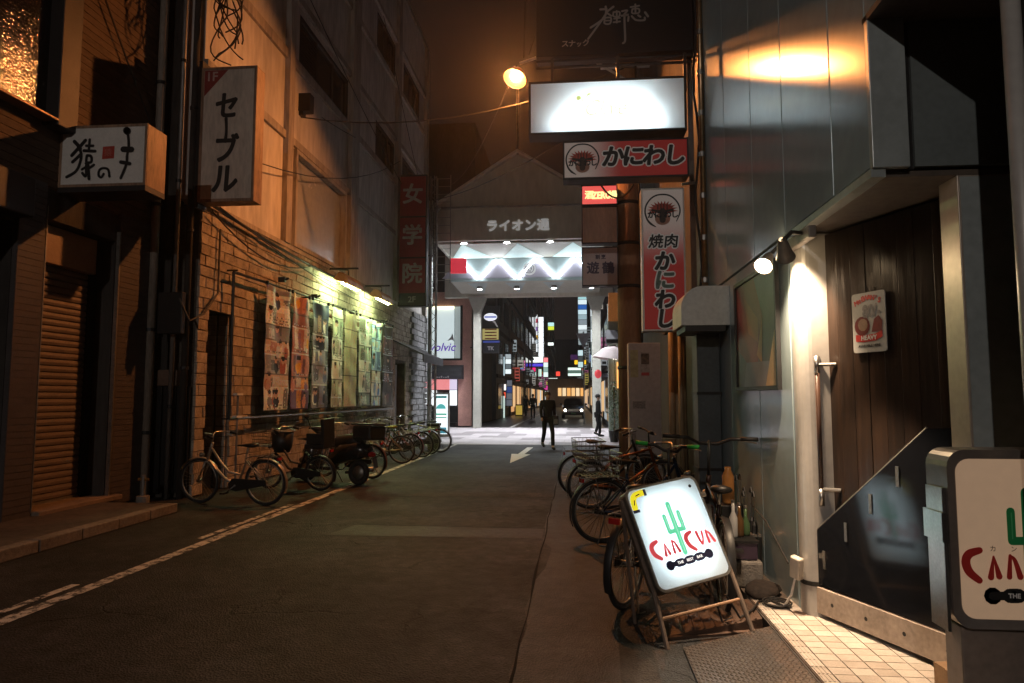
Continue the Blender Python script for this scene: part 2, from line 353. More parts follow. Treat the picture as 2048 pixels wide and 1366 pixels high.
# rows of paving slabs let into the arcade street where they can still be told apart
cs = bpy.data.objects['cross_street']; mslab = [M('slab_a', (.46, .425, .44), .5, var=.12, scale=2), M('slab_b', (.42, .39, .40), .55, var=.12, scale=2), M('slab_c', (.24, .22, .225), .55, var=.15, scale=2)]
for r, y0 in enumerate((22.45, 23.7, 24.95, 26.2, 27.5, 29.0, 30.6, 32.4)):
    d = (1.22, 1.22, 1.22, 1.27, 1.46, 1.56, 1.76, 2.1)[r]
    for k in range(9):
        x0 = -7.6+k*1.12+(.5 if r % 2 else 0)
        MB().box(x0, x0+1.1, y0, y0+d, .0, .008+.001*random.random()).build('paving_slab', random.choice((mslab[0], mslab[0], mslab[1], mslab[1], mslab[2])), cs)
struct('far_road', MB().box(-5.4, 1.5, 34.6, 175, -.02, 0), M('wet_asphalt', (.05, .045, .045), .32, var=.3, scale=1, bump=.3, bscale=60))
# worn marks and repairs in the asphalt
struct('road_patch', MB().quad((-2.75, 10.7, .004), (-.33, 10.85, .004), (-.33, 11.35, .004), (-2.6, 11.15, .004)), m_asphalt3)
struct('road_patch', MB().quad((-2.85, 7.68, .004), (-.38, 7.72, .004), (-.38, 8.28, .004), (-2.7, 8.34, .004)), m_asphalt2)
rg_ = random.Random(9); ed = [(-.36+rg_.uniform(-.03, .03)+(.10 if 9 < y < 13 else 0), y*.4+2.4, .004) for y in range(50)]
struct('road_patch', MB().add([(1.25, 2.4, .004)]+[(1.25, 22.0, .004)]+ed[::-1], [tuple(range(52))]), m_asphalt2)
for q_, (xa, ya, xb, yb) in enumerate(((-.36, 3.2, -.33, 21), (-2.75, 10.68, -.35, 10.83), (-2.85, 8.32, -.36, 8.28))):   # tar sealed seams
    n_ = 40; mb = MB(); vs = []
    for i in range(n_+1):
        u = i/n_; x, y = xa+(xb-xa)*u+rg_.uniform(-.015, .015), ya+(yb-ya)*u+rg_.uniform(-.015, .015); w_ = rg_.uniform(.003, .012); d = Vector((yb-ya, xa-xb, 0)).normalized()*w_
        vs += [(x-d.x, y-d.y, .0065), (x+d.x, y+d.y, .0065)]
    mb.add(vs, [(2*i, 2*i+1, 2*i+3, 2*i+2) for i in range(n_)]); struct('tar_seam', mb, M('tar', (.016, .015, .014), .85, var=.2, spec=.1))
struct('gutter_strip', MB().quad((.18, 2.4, .008), (.40, 2.4, .008), (.52, 5.35, .008), (.30, 5.35, .008)), m_asphalt3)
struct('road_line', MB().quad((-4.10, 2.2, .005), (-3.97, 2.2, .005), (-3.86, 22.35, .005), (-3.98, 22.35, .005)), m_paint)
for y0, y1 in ((2.2, 3.4), (4.1, 5.5), (7.35, 9.75), (12.3, 13.9), (16.0, 17.8), (18.8, 20.4)):
    struct('road_dash', MB().quad((-4.30+.012*y0, y0, .005), (-4.22+.012*y0, y0, .005), (-4.22+.012*y1, y1, .005), (-4.30+.012*y1, y1, .005)), m_paint)
A = [pZ(x, y, .009) for x, y in ((1020, 926), (1023, 907.6), (1036, 908), (1054.6, 894.7), (1066.6, 894.7), (1049, 908), (1061, 908.8))]
struct('road_arrow', MB().add(A, [tuple(range(7))[::-1]]), two_tone('arrow_paint', (.05, .047, .044), (.66, .64, .60), .6, 5.0, .36, .2))
struct('far_road_line', MB().quad((-3.35, 34.8, .006), (-3.2, 34.8, .006), (-3.05, 75, .006), (-3.2, 75, .006)), M('far_paint', (.6, .58, .55), .5))

# ================================================================== LEFT: tiled building with the shutter
def wall_cells(mb, fix, a0, a1, z0, z1, holes, th, axis='X'):
    """A wall at X=fix (outside face towards +X for th>0 behind it) cut round its openings."""
    ys = sorted({a0, a1, *[v for h in holes for v in h[:2]]}); zs = sorted({z0, z1, *[v for h in holes for v in h[2:]]})
    for i in range(len(ys)-1):
        for j in range(len(zs)-1):
            cyy, cz = (ys[i]+ys[i+1])/2, (zs[j]+zs[j+1])/2
            if any(h[0] < cyy < h[1] and h[2] < cz < h[3] for h in holes): continue
            if axis == 'X': mb.box(fix-th, fix, ys[i], ys[i+1], zs[j], zs[j+1])
            else: mb.box(ys[i], ys[i+1], fix, fix+th, zs[j], zs[j+1])
    return mb
L1 = thing('tiled_building', 'dark brown sided building with a rolled down shutter and textured upper window', 'building', (-9.5, 4, 0))
wall_cells(MB(), -6.72, -6, 10.15, 4.25, 16, [(5.2, 7.95, 5.08, 8.2)], .3).build('upper_wall', m_brownwall, L1)
for i in range(60):                                            # siding boards proud of the upper wall
    z = 4.27+i*.105
    if z > 10.4: break
    segs = [(7.98, 10.15)] if 5.0 < z < 8.25 else [(4.2, 10.15)]
    for y0, y1 in segs: MB().extr([(-6.718, y0, z), (-6.705, y0, z), (-6.712, y0, z+.102), (-6.718, y0, z+.102)], (0, y1-y0, 0)).build('siding_board', m_brownwall, L1)
wf = MB(); wf.box(-6.74, -6.50, 7.80, 8.14, 5.02, 8.3).box(-6.74, -6.5, 5.0, 7.80, 8.05, 8.3).box(-6.74, -6.5, 4.9, 5.25, 5.02, 8.05)
win = wf.build('window', m_frame_dk, L1, bevel=.01)
def pebble_glass():
    m = M('pebbled_glass', (.02, .018, .016), .08, var=0, spec=.9); nt = m.node_tree; N = nt.nodes; b = N['Principled BSDF']
    v = N.new('ShaderNodeTexNoise'); v.inputs['Scale'].default_value = 34; v.inputs['Detail'].default_value = 1.5; tc = N.new('ShaderNodeTexCoord'); nt.links.new(tc.outputs['Object'], v.inputs['Vector'])
    bp = N.new('ShaderNodeBump'); bp.inputs['Strength'].default_value = 1.0; bp.inputs['Distance'].default_value = .006
    nt.links.new(v.outputs['Fac'], bp.inputs['Height']); nt.links.new(bp.outputs[0], b.inputs['Normal']); return m
MB().box(-6.70, -6.68, 5.2, 7.84, 5.12, 8.1).build('pane', pebble_glass(), win)
MB().box(-6.70, -6.50, 4.9, 7.82, 5.065, 5.10).build('window_sill', M('sill_metal', (.30, .2, .13), .4, metal=.5), L1, bevel=.01)
wall_cells(MB(), -6.72, -6, 10.15, .0, 4.25, [(7.90, 9.28, .0, 3.86), (4.5, 7.45, .0, 3.7)], .35).build('lower_wall', m_darkwall, L1)
for y0, y1 in ((7.46, 7.88), (9.30, 10.16)):
    p = MB().box(-6.74, -6.66, y0, y1, .02, 4.28).build('pilaster', m_browntile, L1)
    for i in range(52):
        z = .03+i*.081
        MB().box(-6.668, -6.652, y0+.004, y1-.004, z, z+.075).build('tile', m_browntile, p)
MB().box(-6.70, -6.645, 9.272, 9.298, .15, 4.0).build('corner_trim', m_steel, L1)
MB().box(-6.70, -6.645, 7.882, 7.898, .15, 4.0).build('corner_trim', m_steel, L1)
MB().box(-7.4, -7.1, 7.80, 9.4, .0, 3.9).build('recess_wall', m_darkwall, L1)
MB().box(-7.05, -6.98, 9.14, 9.27, .15, 3.86).build('shutter_guide', m_black, L1)
MB().box(-7.08, -6.90, 7.905, 9.14, 3.34, 3.84).build('shutter_housing', M('shutter_housing', (.36, .26, .19), .5, var=.1), L1, bevel=.01)
sh = MB().box(-7.06, -7.04, 7.905, 9.14, .2, 3.34).build('roller_shutter', m_black, L1)
slat = MB().extr([(0, 0, 0), (.022, 0, .012), (.028, 0, .045), (.020, 0, .083), (0, 0, .088)], (0, 1.225, 0)).mesh('slat', m_shutter)
for i in range(35):
    piece(slat, 'slat', sh, Vector((-7.04, 7.91, .205+i*.0895))-L1.location)
MB().box(-7.045, -7.0, 7.91, 9.13, .16, .204).build('bottom_bar', m_steel, sh)
MB().box(-7.03, -6.55, 7.9, 9.45, .10, .17).build('threshold_step', M('threshold_stone', (.22, .16, .12), .6), L1, bevel=.01)
MB().box(-7.35, -7.2, 4.4, 7.5, 0, 3.75).build('entrance_back_wall', m_darkwall, L1)
for y in (6.0, 6.7, 7.38): MB().box(-7.0, -6.92, y, y+.05, .1, 3.7).build('door_frame', m_steel, L1)
MB().box(-7.12, -7.08, 4.6, 7.4, .1, 3.7).build('door_glass', m_lampglass, L1)
MB().box(-12, -7.40, -6, 10.15, 0, 16).build('core', m_darkwall, L1)
MB().box(-6.71, -6.45, -2, 7.46, 3.72, 4.2).build('canopy', m_frame_dk, L1, bevel=.02)

# narrow alley between the buildings: gate, box, standpipe, downpipes
t = thing('alley_gate', 'dark slatted gate closing the narrow gap beside the shutter building', 'gate', (-6.6, 10.22, 0))
MB().box(-7.1, -6.06, 10.24, 10.27, 1.62, 1.68).build('rail', m_black, t); MB().box(-7.1, -6.06, 10.24, 10.27, .1, .16).build('rail', m_black, t)
for i in range(9): MB().box(-7.05+i*.115, -6.96+i*.115, 10.215, 10.238, .08, 1.74).build('slat', m_black, t)
tag(MB().box(-6.58, -6.26, 10.2, 10.33, 1.75, 2.0).build('meter_box', M('meter_box', (.16, .10, .07), .5), None, bevel=.01), 'small brown meter box fixed above the dark alley gate', 'meter box')
t = thing('standpipe', 'short brass standpipe on the pavement before the alley gate', 'standpipe', (-6.35, 9.62, .0))
MB().cyl((-6.35, 9.62, .1), (-6.35, 9.62, .42), .03, 10).build('pipe', m_galv, t); MB().cyl((-6.43, 9.62, .36), (-6.27, 9.62, .36), .022, 8).build('tap', M('brass', (.45, .30, .12), .4, metal=.9), t)
MB().cyl((-6.35, 9.62, .0), (-6.35, 9.62, .12), .09, 12).build('base', m_conc, t)
def downpipe(label, x, y, r, z1, mat, brackets, group='downpipes by the alley', z0=0):
    t = thing('downpipe', label, 'pipe', (x, y, z0), 0, group)
    MB().cyl((x, y, z0), (x, y, z1), r, 12).build('pipe', mat, t, smooth=True)
    for z in brackets: MB().cyl((x, y, z), (x, y, z+.05), r*1.3, 12).build('bracket', m_black, t)
downpipe('thick pale drainpipe beside the alley gate', -6.62, 10.05, .065, 15, m_pipe, (1.0, 2.6, 4.6, 6.6, 8.6))
downpipe('thin grey conduit beside the thick drainpipe at the brick corner', -6.30, 10.12, .035, 15, m_galv, (1.4, 3.0, 5.0, 7.0))
downpipe('medium dark downpipe close to the corner of the brick building', -6.10, 10.14, .05, 15, m_darkwall, (2.0, 4.2, 6.2))
t = thing('junction_box', 'black junction box with looped cables on the corner downpipes', 'junction box', (-6.25, 10.0, 2.9))
MB().box(-6.45, -6.05, 9.93, 10.03, 2.55, 3.2).build('casing', m_black, t, bevel=.01)
MB().tube([(-6.1, 9.92, 3.1), (-5.95, 9.98, 2.75), (-5.9, 10.3, 2.9), (-5.93, 10.75, 3.3), (-5.95, 10.8, 4.4)], .018, 6).build('cable', m_cable, t)

# ================================================================== LEFT: brick building
L2 = thing('brick_building', 'tall pale plaster building with a rough brick ground floor and film banners', 'building', (-9, 18.6, 0))
niche = (10.62, 11.38, 0, 3.04); door = (22.35, 23.75, 0, 2.75)
wall_cells(MB(), -6.035, 10.3, 26.9, 0, 4.7, [niche, door], .45).build('backing_wall', m_mortar, L2)
MB().box(-7.5, -6.50, 10.4, 26.9, 0, 4.7).build('inner_wall', m_darkwall, L2)
bricks = []; rowh = .176
for r in range(27):
    z = .01+r*rowh; y = 10.3-(.2 if r % 2 else 0)-random.random()*.1
    while y < 26.9:
        l = random.choice((.34, .40, .44, .48, .52)); y0, y1 = max(y, 10.3), min(y+l, 26.9); y += l
        for h in (niche, door):
            if z+rowh > h[2] and z < h[3]-.05:
                if y0 < h[0] < y1: y1 = h[0]
                if y0 < h[1] < y1: y0 = h[1]
                if h[0] <= y0 and y1 <= h[1]: y0 = y1
        if y1-y0 > .06: bricks.append((y0, y1, z, z+rowh, 'F'))
    for k in range(2):                                         # the far side of the niche and the end wall of the building
        if z < 3.0: bricks.append((-6.46+k*.225, -6.05+(k-1)*.225+.005, z, z+rowh, 'N'))
def brick_mesh(mb, b):
    g = .0025; p = random.uniform(.0, .014); ch = .006
    a0, a1, z0, z1, kd = b; a0 += g+random.uniform(0, .004); a1 -= g+random.uniform(0, .004); z0 += g+random.uniform(0, .003); z1 -= g+random.uniform(0, .003)
    j = lambda: random.uniform(-.006, .006)
    bk = [(a0, z0), (a1, z0), (a1, z1), (a0, z1)]; fr = [(a0+ch, z0+ch), (a1-ch, z0+ch), (a1-ch, z1-ch), (a0+ch, z1-ch)]
    if kd == 'F': vs = [(-6.04, a, z) for a, z in bk]+[(-6.012+p*.6, a, z) for a, z in bk]+[(-6.0+p+j(), a+j(), z+j()) for a, z in fr]
    else: vs = [(a, 11.383, z) for a, z in bk]+[(a, 11.37-p*.4, z) for a, z in bk]+[(a, 11.355-p*.5+j(), z) for a, z in fr]
    mb.add(vs, [(0, 1, 5, 4), (1, 2, 6, 5), (2, 3, 7, 6), (3, 0, 4, 7), (4, 5, 9, 8), (5, 6, 10, 9), (6, 7, 11, 10), (7, 4, 8, 11), (8, 9, 10, 11)])
bricks.sort(key=lambda b: (b[0] if b[4] == 'F' else 11.4)+abs(b[2]-2)*.6)
for b in bricks[:296]:
    mb = MB(); brick_mesh(mb, b); mb.build('brick', random.choice(m_brick), L2)
rest = [MB() for _ in m_brick]
for b in bricks[296:]: brick_mesh(random.choice(rest), b)
for k, mb in enumerate(rest): tag(mb.build('brickwork', m_brick[k], L2), kind='stuff')
MB().box(-6.3, -5.97, 10.28, 26.95, 4.69, 4.78).build('ledge', m_plaster2, L2)
wins = [(13.85, 17.1, 4.80, 6.94)]
rows2 = [(14.05, 17.3), (19.85, 22.0), (23.1, 25.6)]
for a, b in rows2:
    for z0, z1 in ((8.95, 10.1), (12.35, 13.6)): wins.append((a, b, z0, z1))
wall_cells(MB(), -6.05, 10.3, 26.9, 4.78, 15.9, wins, .35).build('plaster_wall', m_plaster, L2)
MB().box(-12, -6.42, 10.36, 26.9, 4.7, 15.85).build('core', m_darkwall, L2)
MB().box(-12, -6.402, 10.3, 10.36, 0, 15.9).build('end_wall', m_darkwall, L2)
MB().box(-12.1, -6.0, 10.2, 27.0, 15.9, 16.15).build('parapet', m_plaster2, L2)
for y0, y1 in ((13.35, 13.62), (17.38, 18.0), (22.1, 22.5), (26.5, 26.9)): MB().box(-6.06, -5.93, y0, y1, 4.78, 15.9).build('pilaster', m_plaster2, L2, bevel=.01)
for z0, z1, x in ((6.98, 7.14, -5.985), (8.72, 8.93, -5.985), (10.25, 10.42, -5.975), (12.15, 12.33, -5.985), (13.75, 13.9, -5.975)):
    for a, b in ((10.3, 13.35), (13.62, 17.38), (18.0, 22.1), (22.5, 26.5)): MB().box(-6.06, x, a, b, z0, z1).build('string_course', m_plaster2, L2)
for i, (a, b, z0, z1) in enumerate(wins):
    big = i == 0
    f = MB(); w = .09
    f.box(-6.16, -6.055+(.10 if big else 0), a, b, z1-w, z1).box(-6.16, -6.055+(.10 if big else 0), a, b, z0, z0+w).box(-6.16, -6.055+(.10 if big else 0), a, a+w, z0+w, z1-w).box(-6.16, -6.055+(.10 if big else 0), b-w, b, z0+w, z1-w)
    if not big:
        for k in (1, 2): f.box(-6.15, -6.08, a+(b-a)*k/3-.03, a+(b-a)*k/3+.03, z0+w, z1-w)
    wn = f.build('window', m_plaster2 if big else m_frame_dk, L2)
    MB().box(-6.13, -6.11, a+w, b-w, z0+w, z1-w).build('pane', M('milk_glass', (.45, .47, .48), .25, var=.08, scale=.7) if big else m_lampglass, wn)
    if not big:
        nsl = int((z1-z0-.2)/.09)
        for s in range(nsl): MB().box(-6.10, -6.085, a+w, a+w+(b-a)*.3, z0+w+.09*s, z0+w+.09*s+.07).build('slat', m_black, wn)
t = thing('wall_box', 'small black box lamp high on the plaster wall', 'wall box', (-5.95, 14.2, 7.95))
MB().box(-6.05, -5.78, 14.06, 14.3, 7.88, 8.28).build('casing', m_black, t, bevel=.01); MB().box(-6.05, -5.95, 14.1, 14.26, 7.8, 7.88).build('bracket', m_black, t)
# entrance at the far end of the brick wall: door, sloping awning on struts, stone pier
dr = MB().box(-6.42, -6.36, 22.4, 23.0, .0, 2.7).build('door', M('door_dark', (.03, .03, .035), .3), L2)
MB().box(-6.4, -6.3, 23.05, 23.7, .0, 2.7).build('door_panel', M('door_pale', (.42, .45, .47), .4), L2)
for i in range(22):
    for j in range(3):
        y = 24.25+j*.88+(.3 if i % 2 else 0)
        MB().box(-6.02, -5.90+random.uniform(-.02, .02), y, min(y+.86, 26.9), i*.215+.01, i*.215+.2).build('stone_block', M('grey_stone', (.25, .25, .255), .8, var=.3, scale=5, bump=.8, bscale=22), L2)
t = thing('door_awning', 'dark sloping cloth awning over the doorway at the end of the brick wall', 'awning', (-6, 23.2, 2.9))
MB().extr([(-6.0, 22.0, 3.42), (-5.98, 22.0, 3.45), (-4.95, 22.0, 2.98), (-4.95, 22.0, 2.72), (-4.98, 22.0, 2.72), (-4.98, 22.0, 2.95)], (0, 3.3, 0)).build('canopy', m_awning, t)
for y in (22.05, 25.25): MB().tube([(-5.99, y, 3.4), (-4.97, y, 2.94), (-5.99, y, 2.9)], .015, 6).build('strut', m_steel, t)

# banners on their pipe frame
t = thing('banner_frame', 'black pipe frame standing out from the brick wall carrying the banners', 'frame', (-5.8, 15.6, 1.2))
MB().tube([(-5.82, 11.05, 1.2), (-5.82, 11.05, 3.70), (-5.82, 12.3, 3.74)], .028, 8).build('post', m_black, t)
MB().tube([(-5.82, 11.05, 3.72), (-5.82, 21.3, 3.86)], .02, 8).build('top_rail', m_black, t)
MB().tube([(-5.82, 11.05, 1.2), (-5.82, 21.4, 1.2)], .024, 8).build('bottom_rail', M('rail_steel', (.3, .31, .3), .35, metal=.8), t)
for y in (11.15, 14.4, 17.7, 21.2):
    for z in (1.2, 3.76): MB().cyl((-6.0, y, z), (-5.8, y, z), .015, 6).build('bracket', m_black, t)
PALS = [['#7d6f6a', '#c8bfb4', '#3a3f4f', '#a2563c', '#d9cbb0', '#28262c', '#b88a6a'], ['#a86a52', '#d8c9b2', '#7c5a70', '#e0a23a', '#4a3940', '#c98a70', '#8b86a0'],
        ['#3a4256', '#e5e0cc', '#6c7488', '#1f2430', '#c9b48c', '#8a8fa0', '#20242e'], ['#cfc49a', '#efe8c8', '#a39a78', '#6a6453', '#d9cfa8', '#b8ac84', '#8f8668'],
        ['#c2ab7e', '#c9b48a', '#b39c70', '#bfa87c', '#a08a60', '#c4ae82', '#b59e72'], ['#ded8b8', '#f2eed6', '#b0aa88', '#5a5a50', '#d5d0b0', '#8a8a74', '#e8e4ca'],
        ['#e6ead8', '#6f8fb0', '#2f4054', '#c8d0b8', '#f0f0e2', '#4a5a60', '#d0a870'], ['#6a5a4c', '#4a4038', '#8a5a50', '#7c6c5a', '#3c3430', '#9a8468', '#5a4a44']]
m_print = M('banner_print', (.5, .5, .5), .55, var=0)
_n = m_print.node_tree; _a = _n.nodes.new('ShaderNodeAttribute'); _a.attribute_name = 'print'; _n.links.new(_a.outputs['Color'], _n.nodes['Principled BSDF'].inputs['Base Color'])
def banner(i, y0, y1, z0, z1, label):
    rnd = random.Random(40+i); pal = [lin(c) for c in PALS[i]]; nx, nz = 34, 84
    img = [[pal[0] if z > nz*.84 else pal[4] for x in range(nx)] for z in range(nz)]
    def rect(x0, x1, z0, z1, c, dens=1.):
        for z in range(max(0, int(z0)), min(nz, int(z1))):
            for x in range(max(0, int(x0)), min(nx, int(x1))):
                if rnd.random() < dens: img[z][x] = tuple(a*.3+b*.7 for a, b in zip(img[z][x], c))
    def oval(cx, cz, rx, rz, c):
        for z in range(nz):
            for x in range(nx):
                if ((x-cx)/rx)**2+((z-cz)/rz)**2 < 1: img[z][x] = c
    if i == 4:
        for z in range(nz):
            for x in range(nx): img[z][x] = tuple(v*(1+.1*sin(z*.4)+rnd.uniform(-.05, .05)) for v in pal[0])
        for zz in (27, 52, 68): rect(0, nx, zz, zz+1.5, (.05, .04, .03))
    else:
        zz = 0
        while zz < nz*.86:                                   # stacked stills, as on a film poster
            h = rnd.randint(9, 20); rect(0, nx, zz, zz+h, rnd.choice(pal))
            x = rnd.randint(0, 4)
            while x < nx:
                w = rnd.randint(4, 11)
                if rnd.random() < .75: rect(x, x+w, zz+rnd.randint(0, 3), zz+h-rnd.randint(0, 4), rnd.choice(pal), .92)
                x += w
            for _ in range(rnd.randint(1, 3)):                # people in the stills
                cx = rnd.randint(4, nx-4); cz = zz+h*.62; r = rnd.uniform(1.6, 2.6)
                oval(cx, cz-4.5, r*1.6, 4.2, rnd.choice(pal)); oval(cx, cz+1, r, r*1.3, lin('#c49a7c')); oval(cx, cz+2.4, r, r*.7, lin('#221c1a'))
            if rnd.random() < .6:
                for k in range(rnd.randint(1, 3)):
                    for x in range(3, nx-3):
                        if rnd.random() < .7: rect(x, x+1, zz+1+k*2, zz+2+k*2, (.03, .03, .035) if rnd.random() < .6 else (.75, .72, .65))
            rect(0, nx, zz+h-1, zz+h, rnd.choice(((.05, .05, .05), (.7, .66, .55))))
            zz += h
    vs = []; fs = []
    for z in range(nz+1):
        for x in range(nx+1):
            u, v = x/nx, z/nz
            fold = .018*sin(u*9+i)*(.3+v)+.03*(v**6)*sin(u*pi*3+i*2)+.008*sin(v*23+u*4+i)
            vs.append((-5.77+fold, y0+(y1-y0)*u, z0+(z1-z0)*v-.05*(v**8)*sin(u*pi)))
    for z in range(nz):
        for x in range(nx): a = z*(nx+1)+x; fs.append((a, a+1, a+nx+2, a+nx+1))
    me = bpy.data.meshes.new('banner'); me.from_pydata(vs, [], fs); me.materials.append(m_print); me.polygons.foreach_set('use_smooth', [True]*len(fs))
    ca = me.color_attributes.new('print', 'FLOAT_COLOR', 'CORNER'); buf = []
    for z in range(nz):
        for x in range(nx): buf += [*[min(.85, 1.25*v**1.12*(.85+.3*rnd.random())*ck_) for v, ck_ in zip(img[z][x], (.86, 1.12, 1.62))], 1]*4
    ca.data.foreach_set('color', buf)
    o = link('film_banner', me); tag(o, label, 'banner', 'film banners on the brick wall')
    md = o.modifiers.new('solid', 'SOLIDIFY'); md.thickness = .004
    for y in (y0+.03, y1-.03): MB().box(-5.80, -5.75, y-.02, y+.02, z1-.02, z1+.05).build('clip', m_black, o, w=False)
    return o
BL = ['grey topped film banner of stacked stills beside the empty end of the frame', 'reddish film banner with a yellow patch, second along the pipe frame',
      'dark blue film banner with large pale figures, third along the pipe frame', 'cream film banner lit greenish between the blue and the plain tan banners',
      'plain tan creased banner almost without pictures', 'brightest washed out banner straight beneath the second wall lamp',
      'white film banner with blue figures beyond the brightest one', 'dull brown film banner at the doorway end of the frame']
BY = [(y0*5.79/5.6, y1*5.79/5.6) for y0, y1 in ((11.81, 12.84), (12.95, 13.87), (14.01, 14.98), (15.22, 15.94), (16.08, 16.99), (17.24, 18.17), (18.33, 19.18), (19.36, 20.5))]
for i, (a, b) in enumerate(BY): banner(i, a, b, 1.31, 3.71+.012*i, BL[i])
# wall lamps over the banners
m_tube = EM('fluorescent_tube', (.76, 1.0, .44), S_FLUO)
LX = -5.46
for k, (pa, pb, lb) in enumerate((((674, 567), (718, 577), 'tin hooded tube lamp over the blue film banner'), ((746, 598), (779, 605), 'tin hooded tube lamp over the brightest film banner'))):
    qa, qb = pX(*pa, LX), pX(*pb, LX); y0, y1, z = qa.y, qb.y, (qa.z+qb.z)/2; y0 += (y1-y0)*.22; y1 -= (y1-y0)*.12
    t = thing('wall_lamp', lb, 'lamp', (-5.99, (y0+y1)/2, z), 0, 'tube lamps over the banners')
    ym = (y0+y1)/2
    for y in (y0+.12, y1-.12): MB().cyl((LX+.02, y, z), (LX+.02, y, z+.03), .03, 8).build('lamp_holder', m_steel, t)
    MB().cyl((LX, y0, z), (LX, y1, z), .022, 10).build('tube', m_tube, t)
    MB().extr([(LX+.16, y0-.03, z-.02), (LX+.14, y0-.03, z+.10), (LX+.04, y0-.03, z+.24), (LX-.08, y0-.03, z+.26), (LX-.21, y0-.03, z+.11), (LX-.20, y0-.03, z+.10), (LX-.07, y0-.03, z+.24), (LX+.03, y0-.03, z+.225), (LX+.13, y0-.03, z+.09), (LX+.15, y0-.03, z-.02)], (0, y1-y0+.06, 0)).build('hood', M('tin_hood', (.42, .25, .12), .5, metal=.3, var=.3, scale=6), t)
    for ye in (y0-.035, y1+.03): MB().extr([(LX+.16, ye, z-.02), (LX+.14, ye, z+.10), (LX+.04, ye, z+.24), (LX-.08, ye, z+.26), (LX-.21, ye, z+.11), (LX-.12, ye, z+.06)], (0, .006, 0)).build('hood_end', _mats['tin_hood'], t)
    MB().tube([(-5.99, ym, z+.45), (LX-.05, ym, z+.42), (LX-.04, ym, z+.24)], .022, 8).build('arm', m_black, t)
    MB().box(-6.0, LX+.2, ym-.03, ym+.03, z+.43, z+.47).build('bracket', m_black, t)
for y, z in ((13.2, 3.95), (14.95, 3.86), (17.6, 3.83), (20.55, 3.9)):
    t = thing('wall_bracket', f'small black cable bracket on the bricks {"above the reddish banner" if y<14 else "beside the first tube lamp" if y<16 else "under the second tube lamp" if y<19 else "above the dull brown banner"}', 'bracket', (-6, y, z), 0, 'cable brackets on the bricks')
    MB().box(-5.99, -5.85, y-.03, y+.03, z-.05, z+.05).build('plate', m_black, t); MB().cyl((-5.85, y, z), (-5.78, y, z+.03), .025, 8).build('head', m_black, t)
t = thing('rail_post', 'slim post with two white caps standing before the bricks', 'post', (-5.75, 11.2, 0))
MB().cyl((-5.75, 11.2, 0), (-5.75, 11.2, 1.62), .018, 8).build('post', m_galv, t)
for z in (1.22, 1.6): MB().box(-5.79, -5.71, 11.1, 11.3, z, z+.035).build('cap', m_white, t)

# ================================================================== LEFT: hanging signs
t = box_sign('hanging_sign', 'white box sign with black brush characters and a red seal above the shutter', -6.71, -5.50, 4.30, 5.12, 8.1, .42, m_signface, m_frame_or, .035, cat='sign')
fr = bpy.data.objects['frame'] if False else None
MB().box(-6.71, -5.50, 8.1, 8.52, 4.23, 4.30).build('underside', m_frame_dk, t)
k = .001*.62
def pxs(l, ox, oy, s): return [([((x-ox)*s, (oy-y)*s) for x, y in p], w if not isinstance(w, (int, float)) else w*s) for p, w in l]
S = 1.20/1480
br = [([(430, 430), (500, 500), (540, 560)], 60), ([(620, 420), (540, 510), (400, 660)], 60), ([(500, 520), (560, 640), (545, 800), (480, 930), (330, 1015)], [50*S]*5), ([(560, 640), (500, 700), (420, 770)], 55),
      ([(695, 410), (690, 580)], 45), ([(640, 510), (760, 515)], 45), ([(605, 590), (800, 605)], 50), ([(660, 680), (660, 780), (740, 780), (735, 690), (665, 670)], 45), ([(650, 800), (680, 840), (590, 900)], 42),
      ([(660, 830), (660, 1010), (600, 960)], 45), ([(690, 830), (720, 1060)], 50), ([(790, 830), (720, 880)], 42),
      ([(965, 985), (925, 1040), (880, 1000), (890, 920), (960, 890), (1040, 920), (1065, 1030)], 40),
      ([(1330, 260), (1360, 420), (1370, 560), (1350, 700), (1345, 830), (1260, 1060)], 45), ([(1320, 280), (1340, 300)], 120), ([(1280, 590), (1420, 600)], 95), ([(1250, 800), (1400, 830)], 60)]
strokes(pxs(br, 930, 680, S), m_ink, t, (-6.105, 8.106, 4.71), off=.004)
shape([(-.08, -.08), (.085, -.075), (.085, .09), (-.075, .085)], M('seal_red', (.5, .06, .04), .5), t, (-6.105+(1020-930)*S, 8.106, 4.71+(680-640)*S), off=.004, name='seal')
text('猿', .11, M('seal_print', (.58, .2, .16), .5), t, (-6.105+(1020-930)*S, 8.106, 4.71+(680-640)*S), off=.006)

t = box_sign('hanging_sign', 'tall stained cream box sign with four black brush characters and a red corner', -5.90, -4.98, 4.63, 6.82, 9.98, .28, m_signcream, m_frame_or, .045)
shape([(-.41, 1.045), (-.02, 1.045), (-.41, .62)], M('faded_red', (.26, .035, .03), .5), t, (-5.44, 9.986, 5.725), off=.004, name='corner_panel')
text('1F', .21, M('pale_print', (.55, .4, .36), .5), t, (-5.73, 9.986, 6.66), off=.006, bold=.004)
for ch, z, sz in (('セ', 6.15, .47), ('ブ', 5.44, .49), ('ル', 4.96, .52)): text(ch, sz, m_ink, t, (-5.47, 9.986, z), off=.005, bold=.016, shear=.06, sx=.86)
strokes([([(0, .2), (.012, 0), (0, -.17)], [.055, .045, .06])], m_ink, t, (-5.47, 9.986, 5.77), off=.005)
tag(MB().box(-5.96, -5.90, 10.0, 10.29, 4.55, 6.95).build('sign_bracket', m_black), 'black upright bracket holding the tall cream box sign', 'bracket')

